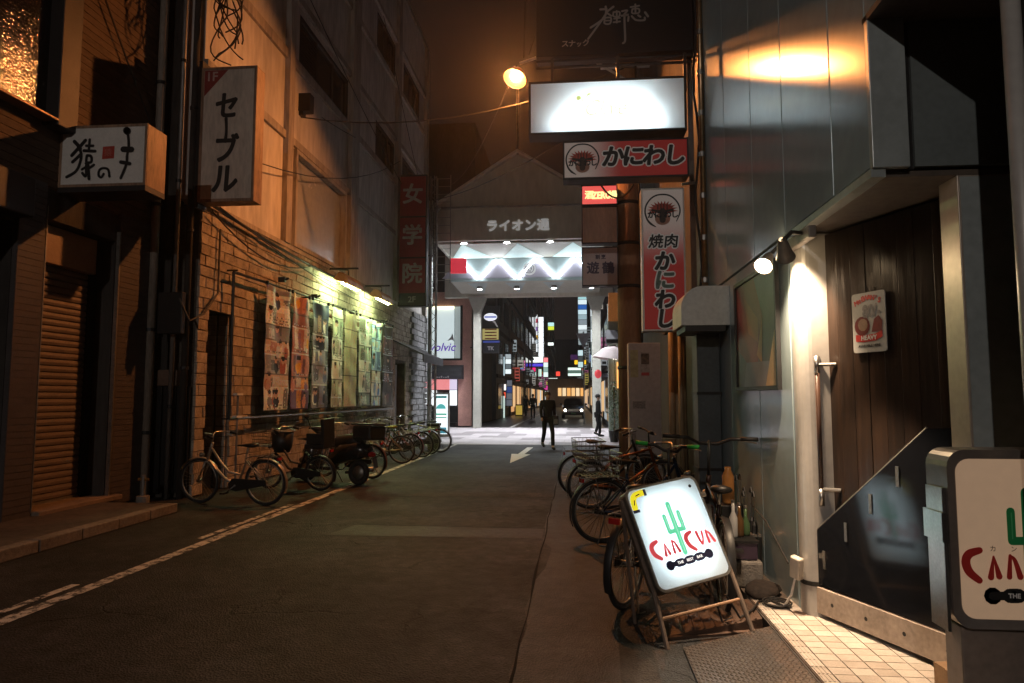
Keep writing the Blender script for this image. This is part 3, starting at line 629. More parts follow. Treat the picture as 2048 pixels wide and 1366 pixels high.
t = thing('vertical_sign', 'tall dark red sign in three panels with pale characters on the plaster building', 'sign', (-5.5, 22.6, 4.65))
zc = lambda z: 1.58+(z-1.58)*.933
MB().box(-5.98, -5.0, 22.45, 22.8, zc(4.85), zc(9.74)).build('casing', m_frame_dk, t, bevel=.01)
m_maroon = M('maroon_panel', (.30, .02, .026), .45, var=.1)
for z0, z1, ch in ((8.18, 9.66, '女'), (6.66, 8.12, '学'), (5.33, 6.60, '院')):
    p = MB().box(-5.94, -5.04, 22.42, 22.45, zc(z0), zc(z1)).build('panel', m_maroon, t)
    text(ch, .73, M('grey_print', (.52, .50, .48), .5), p, (-5.49, 22.42, zc((z0+z1)/2)+.03), off=.006, bold=.02)
p = MB().box(-5.94, -5.04, 22.42, 22.45, zc(4.90), zc(5.27)).build('panel', m_signdark, t); text('2F', .28, M('grey_print', (.5, .5, .5)), p, (-5.48, 22.42, zc(5.085)), off=.006, bold=.006)
t = thing('lattice_mast', 'slim steel lattice mast rising beside the dark red sign', 'mast', (-5.2, 24.6, 0))
for dx, dy in ((0, 0), (.22, 0), (0, .22), (.22, .22)): MB().cyl((-5.32+dx, 24.5+dy, 0), (-5.32+dx, 24.5+dy, 9.8), .022, 6).build('upright', m_steel, t)
mb = MB()
for i in range(40):
    z = .2+i*.24
    a, b = ((-5.32, -5.10) if i % 2 else (-5.10, -5.32)); mb.cyl((a, 24.5, z), (b, 24.5, z+.24), .012, 5).cyl((-5.10, 24.5+(0 if i % 2 else .22), z), (-5.10, 24.5+(.22 if i % 2 else 0), z+.24), .012, 5)
tag(mb.build('lattice', m_steel, t), kind='stuff')
downpipe('pale green downpipe at the far corner of the brick building', -5.75, 26.6, .09, 9.5, M('pale_green_pipe', (.36, .40, .36), .45, var=.1), (1.2, 3.2, 5.2, 7.2), 'downpipes at the far corner')

# ================================================================== RIGHT: metal clad bar building
WX = 1.55
B = thing('metal_building', 'bar building clad in tall glossy grey metal panels with a recessed corner entrance', 'building', (4, 5, 0))
jt = [3.63, 4.14, 5.08, 5.95, 6.98, 8.07]
for i in range(5):
    y0, y1 = jt[i]+.007, jt[i+1]-.007
    MB().box(WX, WX+.06, y0, y1, 2.775, 9.4).build('panel', m_metalpanel, B, bevel=.004)
    if y0 > 5: MB().box(WX+.012, WX+.06, y0, y1, .0, 2.76).build('panel', m_metalpanel, B, bevel=.004)
MB().box(WX+.012, WX+.06, 5.012, 5.07, 0, 2.76).build('panel', m_metalpanel, B)
for i in range(3): MB().box(WX, WX+.06, 2.2+i*.48, 2.67+i*.48, 3.60, 9.4).build('panel', m_metalpanel, B, bevel=.004)
MB().box(WX+.065, WX+.6, 5.0, 8.06, 0, 9.4).box(WX+.065, WX+.6, 3.66, 5.0, 2.80, 9.4).build('structure_core', m_black, B)
MB().box(WX+.6, 9, 3.66, 8.06, 2.80, 9.4).build('upper_core', m_black, B)
MB().box(WX, 3.0, 8.072, 8.12, 0, 9.4).build('end_wall', m_metaldark, B)
# notch over the pavement: the end face of the cladding, dark panel and the soffits
MB().box(WX, 1.735, 3.60, 3.64, 2.765, 3.60).build('end_face', m_metaldark, B, bevel=.004)
MB().box(1.775, 3.0, 3.632, 3.66, 2.775, 3.62).build('dark_panel', M('dark_clad', (.19, .22, .22), .4, metal=.2, var=.1), B)
MB().box(1.735, 1.775, 3.65, 3.70, 2.765, 3.6).build('joint', m_black, B)
MB().box(WX, 3.2, 1.5, 3.66, 3.565, 3.598).build('soffit', M('soffit_dark', (.07, .06, .055), .6), B)
MB().extr([(WX-.004, 4.93, 2.72), (WX-.004, 3.62, 2.72), (1.62, 3.62, 2.72), (1.62, 4.93, 2.72)], (0, 0, .045)).build('soffit_edge', m_metaldark, B)
MB().extr([(1.625, 4.97, 2.73), (1.625, 3.66, 2.73), (3.0, 3.66, 2.73), (3.0, 4.97, 2.73)], (0, 0, .03)).build('entrance_soffit', m_soffit, B)
# rolled steel column at the entrance corner
col = [(WX, 5.005)]+[(WX+.09-.09*cos(a), 4.965-.09*sin(a)) for a in [radians(d) for d in range(0, 91, 15)]]+[(1.80, 4.875), (1.80, 5.005)]
MB().extr([(x, y, .1) for x, y in col], (0, 0, 2.62)).build('corner_column', m_metalcol, B, smooth=False)
MB().extr([(x-.003 if x < 1.7 else x, y-.003, .30) for x, y in col], (0, 0, .03)).build('column_band', m_black, B)
# slanted door wall: direction runs from the column inwards
DA, DB = Vector((1.70, 5.0, 0)), Vector((2.20, 3.78, 0)); dd = (DB-DA).normalized(); dn = Vector((dd.y, -dd.x, 0))
if dn.x > 0: dn = -dn
FACE_D = (dd, Vector((0, 0, 1)))
def dbox(mb, s0, s1, d0, d1, z0, z1):
    return mb.obox(DA+dd*(s0+s1)/2+dn*(d0+d1)/2+Vector((0, 0, (z0+z1)/2)), dd*(s1-s0), dn*(d1-d0), (0, 0, z1-z0))
door_root = thing('wooden_door', 'weathered dark brown plank door with a long steel pull handle in the lit entrance', 'door', DA)
DLEN = (DB-DA).length
for i in range(11):
    s0 = -.02+i*.125
    if s0+.12 > DLEN: break
    dbox(MB(), s0+.001, s0+.124, -.04, random.uniform(-.002, .002), .16, 2.71).build('plank', m_wood, door_root, bevel=.003)
dbox(MB(), -.02, DLEN, -.09, -.045, .12, 2.72).build('backing', m_black, door_root)
hp = DA+dd*.10+dn*.075
MB().tube([hp+Vector((0, 0, .86)), hp+Vector((0, 0, 1.86))], .017, 12).build('handle', M('handle_wood', (.06, .03, .02), .35), door_root, smooth=True)
for z0, z1 in ((.84, .95), (1.74, 1.86)): MB().cyl(hp+Vector((0, 0, z0)), hp+Vector((0, 0, z1)), .021, 12).build('handle_ferrule', m_chrome, door_root, smooth=True)
for z in (.95, 1.8): MB().cyl(hp+Vector((0, 0, z)), DA+dd*.20+Vector((0, 0, z)), .013, 8).build('handle_stay', m_chrome, door_root)
# dark acrylic screen with its slanting top edge in front of the door, pale kick strip beneath
sc_root = thing('entrance_screen', 'dark glossy screen with a slanting top edge standing across the foot of the door', 'screen', DA)
def dpt(s, d, z): return DA+dd*s+dn*d+Vector((0, 0, z))
MB().extr([dpt(-.03, .10, .32), dpt(1.36, .10, .30), dpt(1.36, .10, 1.42), dpt(.98, .10, 1.40), dpt(-.03, .10, .58)], dn*.012).build('panel', m_darkglass, sc_root)
MB().tube([dpt(-.03, .106, .585), dpt(.98, .106, 1.405)], .006, 6).build('edge_trim', m_steel, sc_root)
MB().extr([dpt(-.04, .10, .585), dpt(-.04, .10, .32), dpt(-.025, .118, .32), dpt(-.025, .118, .59)], dd*-.008).build('end_trim', m_chrome, sc_root)
dbox(MB(), -.04, 1.36, .085, .125, .13, .30).build('kick_strip', M('kick_strip', (.42, .34, .28), .5, var=.2, scale=4), sc_root, bevel=.004)
for s in (.22, .5, .78, 1.06): MB().disc(dpt(s, .1265, .215), dn, .013, 10).build('bolt', m_black, sc_root)
for s, z in ((.14, .50), (.34, .72), (.55, .93), (.76, 1.12)): dbox(MB(), s, s+.022, .113, .118, z-.07, z+.05).build('peg', m_steel, sc_root)
# enamel beer plate on the door
en = thing('enamel_plate', 'white enamel beer plate with red lettering hung on the dark door', 'plate', DA+dd*.62+Vector((0, 0, 2.0)))
ec = dpt(.66, .028, 2.06); pl = [ec+dd*x+Vector((0, 0, z)) for x, z in rrect(.36, .52, .025)]
MB().extr(pl, dn*.008).build('plate', M('enamel_white', (.42, .42, .40), .3, var=.08, scale=6), en)
ef = dpt(.66, .036, 2.06); Zv = Vector((0, 0, 1))
for i, ch in enumerate("McEWAN'S"):
    a = (i-3.5)/3.5; text(ch, .062, m_redink, en, ef+dd*(a*.125)+Zv*(.175+.035*(1-a*a)), (dd*1+Zv*-.28*a, Zv+dd*.28*a), bold=.003)
text('80/-', .15, M('plate_grey', (.22, .21, .21), .4), en, ef+dd*.035+Zv*.09, FACE_D, bold=.006, sx=.8)
shape(ring(.085, 14), M('plate_maroon', (.16, .03, .03), .4), en, ef+dd*-.07+Zv*-.03, FACE_D, name='emblem'); shape(ring(.055, 10), M('plate_tan', (.3, .2, .14), .4), en, ef+dd*-.06+Zv*-.02, FACE_D, off=.006, name='emblem')
shape([(-.03, -.09), (.08, -.09), (.09, .0), (.05, .05), (.0, .02)], M('plate_maroon', (.16, .03, .03), .4), en, ef+dd*.06+Zv*.0, FACE_D, name='emblem')
shape([(-.145, -.035), (-.07, -.045), (.07, -.04), (.145, -.01), (.145, .045), (.07, .02), (-.07, .012), (-.145, .025)], m_redink, en, ef+Zv*-.125, FACE_D, name='ribbon')
text('HEAVY', .055, m_white, en, ef+Zv*-.137, FACE_D, off=.006, bold=.002); text('AVAILABLE HERE', .032, m_ink, en, ef+Zv*-.205, FACE_D, bold=.001)
MB().tube([ec+dd*-.03+Zv*.26, ec+dd*-.02+dn*.01+Zv*.33, ec+dd*.01+Zv*.26], .004, 6).build('cord', m_cable, en)
en.scale = (.74, .74, .74); en.location = DA+dd*.49+Vector((0, 0, 2.01))
# pier and outer pillar at the near side of the entrance
MB().box(1.99, 2.5, 3.66, 3.84, .1, 2.73).build('entrance_pier', M('pier_metal', (.42, .36, .30), .4, metal=.4, var=.08), B, bevel=.004)
MB().box(2.002, 2.5, 3.655, 3.659, .12, 2.72).build('pier_face', m_metaldark, B)
MB().box(2.5, 9, 3.66, 5.0, 0, 2.8).build('inner_block', m_black, B)
MB().box(1.84, 2.6, 2.60, 2.94, .0, 3.56).build('outer_pillar', m_darkwall, B)
MB().cyl((1.80, 2.86, 0), (1.80, 2.86, 3.56), .035, 14).build('pillar_pipe', m_metalcol, B, smooth=True)
MB().box(2.6, 9, 1.4, 3.66, 0, 9).build('side_wall', m_darkwall, B)
# tiled entrance step: every tile that shows is its own piece
stp = struct('entrance_step', MB().box(1.272, 3.0, 1.2, 8.05, -.02, .092), m_grout)
MB().box(1.262, 1.274, 1.2, 5.35, -.01, .085).build('riser', M('step_riser', (.06, .05, .045), .7), stp)
cnt = 0
for j in range(32):
    y0 = 2.3+j*.1
    for i in range(7):
        x0 = 1.275+(.0 if i == 0 else .085+(i-1)*.118); w = .085 if i == 0 else .118
        xe = 1.80+(5.0-y0)*.41 if y0 > 3.0 else 2.4
        if y0 > 5.28 or x0+w > max(xe, 1.52 if y0 > 4.9 else 0): continue
        mb = MB().box(x0+.0035, x0+w-.0035, y0+.0035, y0+.0965, .09, .1005+random.uniform(0, .0014))
        if i == 0:
            for g in range(3): mb.box(x0+.012+g*.022, x0+.022+g*.022, y0+.004, y0+.096, .1, .1045)
        mb.build('tile', random.choice(m_tile), stp); cnt += 1

# spotlights over the framed picture
sp = thing('spotlight', 'double metal spotlight glaring above the framed picture on the metal wall', 'lamp', (WX, 4.95, 2.7))
MB().box(1.50, 1.552, 4.45, 5.05, 2.60, 2.68).build('mount_bar', M('lamp_grey', (.2, .18, .16), .5, metal=.4), sp, bevel=.008)
def spot_head(name, p, d, on):
    d = Vector(d).normalized(); p = Vector(p)
    MB().tube([p-d*.17, p-d*.13, p-d*.04, p], [.02, .035, .05, .063], 16, caps=False).build('lamp_head', M('lamp_grey', (.2, .18, .16), .5, metal=.4), sp, smooth=True)
    MB().disc(p-d*.008, d, .055, 18).build('bulb', EM('spot_bulb' if name == 'a' else 'spot_bulb_turned', (1.0, .72, .42), S_SPOT if name == 'a' else 40), sp, smooth=True)
    MB().tube([p-d*.15, p-d*.15+Vector((.06, 0, .06)), (1.52, p.y, 2.66)], .014, 8).build('stem', m_black, sp)
spot_head('a', (1.335, 4.90, 2.50), (-.46, -.62, -.63), True)
spot_head('b', (1.40, 4.60, 2.50), (.35, .75, -.56), True)
def spot_lamp(p, target, energy, cone, blend):
    ld = bpy.data.lights.new('spot_beam', 'SPOT'); ld.energy = energy; ld.color = (1, .71, .46); ld.spot_size = radians(cone); ld.spot_blend = blend; ld.shadow_soft_size = .035
    lo = bpy.data.objects.new('spot_beam', ld); C.objects.link(lo); lo.parent = sp; p = Vector(p); lo.location = p-Vector(sp.location)
    lo.rotation_euler = (Vector(target)-p).to_track_quat('-Z', 'Y').to_euler()
spot_lamp((1.30, 4.79, 2.36), (1.50, 3.9, .1), 400, 62, .45)
spot_lamp((1.45, 4.78, 2.60), (1.570, 4.92, 2.15), 330, 76, 1.0)
# framed abstract poster
fp = thing('framed_picture', 'framed poster of red, orange and grey angular shapes on the metal wall', 'picture', (WX, 5.95, 2.1))
MB().box(1.535, 1.548, 5.30, 6.58, 1.66, 2.62).build('backing', m_black, fp)
fb = MB(); fb.box(1.515, 1.548, 5.27, 6.61, 2.60, 2.635).box(1.515, 1.548, 5.27, 6.61, 1.63, 1.665).box(1.515, 1.548, 5.27, 5.305, 1.665, 2.6).box(1.515, 1.548, 6.575, 6.61, 1.665, 2.6); fb.build('frame', m_black, fp)
pc = Vector((1.534, 5.94, 2.13))
for q_, (pts, c) in enumerate((([(-.635, -.465), (.635, -.465), (.635, .465), (-.635, .465)], '#5a5550'), ([(-.635, -.1), (-.635, .465), (.0, .465), (.25, .1), (.05, -.3), (-.3, -.25)], '#8a2a1e'), ([(-.35, .35), (.1, .1), (.1, -.1), (-.2, .0)], '#a8501e'),
               ([(.05, -.2), (.25, .1), (.2, -.28)], '#c08a4a'), ([(-.3, -.25), (.5, -.27), (.3, -.465), (-.4, -.465)], '#8a8288'), ([(.3, -.465), (.635, -.465), (.635, .05)], '#c8a06a'))):
    shape(pts, M('print_'+c[1:], c, .4, var=.1), fp, pc, FACE_W, off=.001+.0008*q_, name='print')
# exhaust hood and flue
t = thing('exhaust_hood', 'pale quarter round exhaust hood on the metal wall above the dark flue', 'hood', (WX, 7.2, 2.3))
prof = [(WX+.01, 2.70), (1.30, 2.70)]+[(1.30-.22*sin(radians(a)), 2.48+.22*cos(radians(a))) for a in range(0, 91, 15)]+[(1.08, 2.30), (1.10, 2.30), (WX+.01, 2.30)]
MB().extr([(x, 6.98, z) for x, z in prof], (0, .62, 0)).build('hood', M('hood_metal', (.66, .67, .63), .45, metal=.2, var=.1), t)
MB().box(1.12, 1.52, 7.0, 7.58, 2.24, 2.30).build('filter', m_black, t)
t = thing('flue_duct', 'dark blue grey duct rising to the exhaust hood', 'duct', (1.4, 7.6, 0))
MB().box(1.30, 1.54, 7.40, 7.72, .02, 2.3).build('duct', M('duct_blue', (.06, .075, .085), .5, var=.15), t, bevel=.01)
for z in (.8, 1.6): MB().box(1.29, 1.55, 7.39, 7.73, z, z+.03).build('flange', m_black, t)
t = thing('corner_pipe', 'tall shiny copper toned pipe up the far edge of the metal wall', 'pipe', (1.45, 8.2, 2.7))
MB().cyl((1.52, 8.0, 2.7), (1.52, 8.0, 9.5), .035, 10).build('pipe', M('copper_pipe', (.5, .34, .2), .3, metal=.9), t, smooth=True)
for i in range(13): MB().cyl((1.52, 8.0, 2.9+i*.5), (1.52, 8.0, 2.96+i*.5), .045, 10).build('coupling', m_steel, t)
MB().tube([(1.46+.03*sin(i*1.3), 8.02, 2.8+i*.3) for i in range(22)], .015, 6).build('cable', m_cable, t)
# amber stand, umbrella bucket, plug, box and cables at the foot of the wall
t = thing('umbrella_stand', 'black stand full of closed umbrellas against the foot of the metal wall', 'umbrella stand', (1.44, 6.1, .09))
MB().box(1.36, 1.52, 5.9, 6.35, .09, .12).build('base', m_black, t); MB().box(1.355, 1.525, 5.89, 6.36, .42, .44).build('rim', m_steel, t)
for x in (1.36, 1.52):
    for y in (5.9, 6.35): MB().cyl((x, y, .09), (x, y, .43), .01, 6).build('post', m_black, t)
for i in range(6):
    y = 5.95+i*.07; x = 1.44+random.uniform(-.04, .04); h = random.uniform(.62, .82)
    u = thing('umbrella', f'closed {("black", "dark grey", "black banded", "brown", "navy", "pale handled")[i]} umbrella standing in the black stand', 'umbrella', (x, y, .12), 0, 'umbrellas in the stand')
    MB().tube([(x, y, .13), (x, y, .3), (x+.01, y, h-.15), (x+.01, y, h-.12)], [.012, .03, .024, .01], 8).build('canopy', (m_black, m_signdark, m_black, m_box, m_awning, m_black)[i], u)
    MB().tube([(x+.01, y, h-.12), (x+.012, y, h+.08)], .006, 6).build('shaft', m_chrome, u); MB().tube([(x+.012, y, h+.08), (x+.012, y+.03, h+.12), (x+.012, y+.06, h+.08)], .009, 6).build('handle', m_wood if i == 5 else m_black, u)
t = thing('purple_crate', 'small purple and black crate holding bottles beside the umbrella stand', 'crate', (1.33, 5.75, .3))
MB().box(1.20, 1.42, 5.6, 5.88, .30, .44).build('crate', M('purple_plastic', (.05, .03, .055), .4), t, bevel=.008); MB().box(1.19, 1.43, 5.59, 5.89, .43, .45).build('rim', m_black, t)
for i in range(3):
    x, y = 1.26+.06*i, 5.7+.05*i
    u = thing('bottle', ('tall clear bottle in the purple crate', 'brown bottle with a white label in the purple crate', 'short green bottle in the purple crate')[i], 'bottle', (x, y, .45), 0, 'bottles in the purple crate')
    MB().lathe([(.03, .0), (.034, .02), (.034, .16-.03*i), (.013, .21-.03*i), (.013, .28-.03*i)], (x, y, .45), 10).build('body', M(('glass_clear', 'glass_brown', 'glass_green')[i], ((.3, .3, .3), (.08, .04, .015), (.05, .09, .04))[i], .1, var=0), u, smooth=True)
    MB().lathe([(.015, .28-.03*i), (.015, .30-.03*i)], (x, y, .45), 10).build('cap', m_steel, u)
t = thing('concrete_block', 'rough concrete block under the purple crate', 'block', (1.33, 5.75, .09)); MB().box(1.18, 1.45, 5.56, 5.92, .09, .295).build('block', m_conc, t, bevel=.02)
sk = MB(); sk.tube([(1.33, 5.22, .13), (1.37, 5.34, .16), (1.42, 5.46, .17), (1.47, 5.60, .14)], [.05, .12, .13, .06], 12)
sk.v = [(x, y, max(.10, .10+(z-.10)*.42+random.uniform(-.008, .008))) for x, y, z in sk.v]
tag(sk.build('sack', M('brown_sack', (.035, .022, .016), .85, var=.35, bump=.6, bscale=14), smooth=True), 'slumped dark brown sack on the step beside the crate', 'sack')
t = thing('power_adapter', 'white weatherproof plug box strapped to the foot of the steel column', 'plug box', (1.52, 4.99, .4))
MB().obox((1.505, 4.93, .41), (.05, .05, 0), (-.05, .05, .02), (0, -.03, .15)).build('box', M('cream_plastic', (.62, .56, .48), .4, var=.05), t, bevel=.012)
MB().tube([(1.49, 4.92, .35), (1.47, 4.95, .22), (1.45, 5.05, .12)], .008, 6).build('lead', m_white, t)
MB().tube([(1.45, 5.05, .115), (1.40, 5.2, .11), (1.3, 5.15, .115), (1.22, 5.0, .10), (1.1, 4.85, .09), (1.0, 4.82, .25)], .008, 6).build('cable', m_cable, t)
MB().tube([(1.50, 5.1, .40), (1.49, 5.6, .60), (1.50, 6.1, .66)], .007, 6).build('wall_cable', m_cable, t)
mb = MB()
for k in range(3): mb.tube([(1.42+.07*cos(a)*(1+.2*k), 5.12+.08*sin(a)*(1+.15*k), .108+.008*k) for a in [i*2*pi/14+k for i in range(15)]], .007, 5)
tag(mb.build('cable_coil', m_cable), 'coiled black cable lying on the tiled step', 'cable')
t = thing('amber_stand', 'narrow rack with an amber glass jar leaning on the metal wall behind the lit sign', 'stand', (1.42, 6.6, 0))
MB().box(1.34, 1.50, 6.52, 6.70, .0, .58).build('rack', m_black, t, bevel=.01)
MB().lathe([(.05, 0), (.055, .02), (.055, .25), (.03, .31), (.03, .34)], (1.42, 6.6, .585), 14).build('jar', M('amber_glass', (.45, .20, .06), .12, var=.1), t, smooth=True)
t = thing('cardboard_box', 'opened cardboard box on the tiled step beside the cream sign', 'box', (1.9, 3.75, .1))
MB().obox((1.90, 3.66, .175), (.20, .03, 0), (-.02, .16, 0), (0, 0, .145)).build('box', m_box, t); MB().obox((1.90, 3.60, .245), (.2, .03, 0), (-.01, .09, 0), (0, .01, .006)).build('flap', m_box, t)
# checker plate ramp and rubber ramp at the kerb
t = thing('checker_plate', 'worn steel checker plate ramp leading up to the tiled step', 'ramp', (.9, 3.6, 0))
cp = M('checker_steel', (.22, .19, .17), .38, metal=.85, var=.2, scale=4)
P0, P1, P2, P3 = Vector((.66, 2.6, .012)), Vector((1.255, 2.6, .082)), Vector((1.255, 4.70, .082)), Vector((.66, 4.46, .012))
MB().extr([P0, P1, P2, P3], (0, 0, .006)).build('plate', cp, t)
mb = MB()
for i in range(26):
    for j in range(76):
        u, v = (i+.5)/26, (j+.5)/76; a = P0.lerp(P1, u); b = P3.lerp(P2, u); c = a.lerp(b, v)+Vector((0, 0, .0064)); s = 1 if (i+j) % 2 else -1
        d = Vector((.0075, .0095*s, .0010)); e = Vector((.0032*s, -.0032, 0)); h_ = Vector((0, 0, .0035)); mb.add([c-d-e, c+d-e, c+d+e, c-d+e, c-d*.6+h_, c+d*.6+h_], [(0, 1, 5, 4), (2, 3, 4, 5), (1, 2, 5), (3, 0, 4)])
tag(mb.build('lug', cp, t), kind='stuff')
t = thing('rubber_ramp', 'brown rubber kerb ramp just beyond the checker plate', 'ramp', (.9, 5, 0))
MB().extr([(.58, 4.62, .0), (.62, 5.2, .0), (1.25, 5.28, .0), (1.25, 4.82, .0)], (0, 0, .02)).build('base', M('brown_rubber', (.11, .065, .045), .55, var=.2, bump=.3), t)
MB().extr([(.60, 4.66, .02), (1.25, 4.86, .02), (1.25, 4.86, .085)], (.02, .46, 0)).build('wedge', _mats['brown_rubber'], t)
for k in range(8): MB().extr([(.68+k*.072, 4.69+k*.022, .026+k*.0075), (.70+k*.072, 4.695+k*.022, .036+k*.0078), (.715+k*.072, 4.70+k*.022, .028+k*.0078)], (.02, .45, 0)).build('rib', _mats['brown_rubber'], t)

# ================================================================== lit bar signs with the cactus
def cactus_print(root, c, face, s, dark, whole=True):
    """The printed design in sign units: about 1 wide, 1.33 tall, centred."""
    rr, uu = face
    G = M('cactus_green_lit' if not dark else 'cactus_green', (.10, .52, .30) if not dark else (.02, .30, .09), .5, var=0, emit=(.16, .75, .42), es=.0 if dark else .8)
    Rd = M('letter_red_lit' if not dark else 'letter_red', (.55, .045, .05) if not dark else (.5, .03, .025), .5, var=0, emit=(.62, .06, .07), es=0. if dark else .8)
    Nv = M('chain_navy' if not dark else 'chain_black', (.015, .018, .07) if not dark else (.014, .014, .014), .5, var=0)
    o = lambda x, y: Vector(c)+Vector(rr).normalized()*x*s+Vector(uu).normalized()*y*s
    strokes([([(.0, .348), (-.004, -.262)], .066), ([(-.107, .215), (-.107, .016)], .056), ([(-.107, .012), (0, .016)], .056), ([(.098, .225), (.095, .016)], .058), ([(.095, .014), (0, .018)], .056)], G, root, o(0, 0), face, off=.004, scale=s, name='cactus')
    LG = M('cactus_line_lit' if not dark else 'cactus_line', (.45, .75, .6) if not dark else (.1, .5, .2), .5, var=0, emit=(.5, .95, .75), es=0 if dark else .7)
    strokes([([(.0, .33), (-.003, -.25)], .008), ([(-.107, .205), (-.107, .03)], .008), ([(.098, .215), (.096, .03)], .008)], LG, root, o(0, 0), face, off=.008, scale=s, name='cactus_line')
    L = [([(-.326, -.056), (-.395, -.082), (-.42, -.135), (-.40, -.205), (-.337, -.262)], [.045, .058, .06, .058, .045]),
         ([(-.237, -.095), (-.26, -.239)], [.010, .042]), ([(-.235, -.095), (-.205, -.232)], [.010, .042]),
         ([(-.127, -.088), (-.139, -.234)], [.022, .036]), ([(-.128, -.09), (-.098, -.12), (-.068, -.231)], [.016, .028, .042]),
         ([(.158, -.044), (.092, -.072), (.068, -.125), (.092, -.205), (.150, -.262)], [.045, .058, .06, .058, .045]),
         ([(.234, -.065), (.243, -.16), (.262, -.225)], [.040, .034, .026]), ([(.308, -.073), (.296, -.15), (.264, -.225)], [.028, .026, .024]),
         ([(.365, -.073), (.360, -.215)], [.024, .040]), ([(.362, -.077), (.400, -.115), (.435, -.219)], [.016, .030, .042])]
    strokes(L, Rd, root, o(0, 0), face, off=.004, scale=s)
    ch = [([(-.254, -.365), (-.254, -.3651)], .118), ([(.297, -.347), (.297, -.3471)], .118), ([(-.254, -.365), (.297, -.347)], .058)]+[([(x-.03, -.358+x*.03), (x+.03, -.356+x*.03)], .098) for x in (-.115, .02, .158)]
    strokes(ch, Nv, root, o(0, 0), face, off=.004, scale=s, name='chain')
    for i, (w, x) in enumerate((('THE', -.136), ('BEST', 0), ('BAR', .138))): text(w, .044*s, M('chain_print', (.75, .75, .78), .5, var=0, emit=(1, 1, 1), es=0 if dark else .7) if not dark else m_white, root, o(x+.02, -.357+x*.03), face, off=.008, bold=.0009)
    for i, (w, x) in enumerate((('カ', -.237), ('ン', -.10), ('ク', .27), ('ン', .40))):
        text(w, .045*s, m_ink if dark else M('faint_kana', (.45, .5, .52), .5), root, o(x, -.045 if i < 2 else -.022), face, off=.005)
m_translu = bpy.data.materials.new('lit_acrylic'); m_translu.use_nodes = True
_n = m_translu.node_tree; _b = _n.nodes['Principled BSDF']; _tr = _n.nodes.new('ShaderNodeBsdfTranslucent'); _tr.inputs[0].default_value = (.75, .82, .85, 1); _mx = _n.nodes.new('ShaderNodeMixShader')
_b.inputs['Base Color'].default_value = (.7, .74, .76, 1); _b.inputs['Roughness'].default_value = .3; _mx.inputs[0].default_value = .55
_n.links.new(_b.outputs[0], _mx.inputs[1]); _n.links.new(_tr.outputs[0], _mx.inputs[2]); _n.links.new(_mx.outputs[0], _n.nodes['Material Output'].inputs['Surface'])
m_boxwhite = M('lightbox_white', (.75, .77, .77), .7, var=0)
# leaning frame sign: u across, v up, n towards the reader
Uv = Vector((.516, .215, .0931)).normalized(); Vv0 = Vector((-.133, .255, .622)); Vv = (Vv0-Uv*Vv0.dot(Uv)).normalized(); Nn = Uv.cross(Vv).normalized()
SC = Vector((.687, 4.783, .669)); SW, SH = .555, .69
t = thing('frame_sign', 'brightly lit leaning frame sign with a green cactus and red letters on the road', 'sign', (SC.x, SC.y, 0), 0, 'cactus signs of the bar')
def sp_(x, y, d=0): return SC+Uv*x+Vv*y+Nn*d
def prism_in(pts, d0, d1): return MB().extr([sp_(x, y, d0) for x, y in pts], Nn*(d1-d0))
face = rrect(SW-.02, SH-.02, .05); outer = rrect(SW+.012, SH+.012, .06)
n_ = len(outer); mb = MB()
mb.add([sp_(x, y, .0) for x, y in outer]+[sp_(x, y, .0) for x, y in face]+[sp_(x, y, -.14) for x, y in outer], [(i, (i+1) % n_, n_+(i+1) % n_, n_+i) for i in range(n_)]+[(i, 2*n_+i, 2*n_+(i+1) % n_, (i+1) % n_) for i in range(n_)])
mb.build('frame', m_steel, t)
MB().add([sp_(x, y, -.13) for x, y in outer], [tuple(range(n_))]).build('back_panel', m_boxwhite, t)
MB().add([sp_(x, y, -.004) for x, y in face], [tuple(range(n_))]).build('face_panel', m_translu, t)
mtb = EM('sign_tube', (.85, .97, 1.0), S_CANCUN)
for k in (-.09, .1): MB().tube([sp_(k, -.25, -.085), sp_(k, .25, -.085)], .014, 8).build('tube', mtb, t)
cactus_print(t, SC+Nn*-.004, (Uv, Vv), .545, False)
strokes([([(-.243, .215), (-.236, .272), (-.208, .298), (-.150, .306)], .042)], M('yellow_sticker', (.75, .62, .02), .5, var=0, emit=(.95, .8, .02), es=.75), t, SC, (Uv, Vv), off=.002, name='sticker'); strokes([([(-.241, .235), (-.232, .265)], .008), ([(-.21, .292), (-.18, .300)], .008)], m_ink, t, SC, (Uv, Vv), off=.005, name='print_mark')
shape([(-.145, .325), (-.125, .325), (-.125, .28), (-.145, .28)], M('navy_sticker', (.02, .03, .10), .5, var=0), t, SC, (Uv, Vv), off=.0025, name='sticker'); shape([(-.265, .18), (-.265, .20), (-.215, .20), (-.215, .18)], _mats['navy_sticker'], t, SC, (Uv, Vv), off=.0025, name='sticker')
shape([(x*.012+.215, y*.012+.275) for x, y in ring(1, 10)], m_ink, t, SC, (Uv, Vv), off=.002, name='screw')
mw = M('sign_leg', (.20, .15, .12), .5, metal=.4, var=.2)
for sx, foot in ((-1, Vector((.565, 4.462, 0))), (1, Vector((1.13, 4.64, .07)))):
    top = sp_(sx*(SW/2+.018), SH/2-.05, -.05); MB().tube([top, sp_(sx*(SW/2+.018), -SH/2, -.05), foot], .016, 8).build('leg', mw, t)
    back = foot+Vector((-.16, .46, -.0 if sx < 0 else .01)); MB().tube([top, back], .013, 8).build('leg', mw, t)
    if sx > 0: MB().cyl(sp_(SW/2, .20, -.03), sp_(SW/2+.045, .20, -.03), .018, 8).build('clamp', m_steel, t)
f0, f1 = Vector((.565, 4.462, 0)), Vector((1.13, 4.64, .07)); a0, a1 = sp_(-SW/2-.018, -SH/2, -.05), sp_(SW/2+.018, -SH/2, -.05)
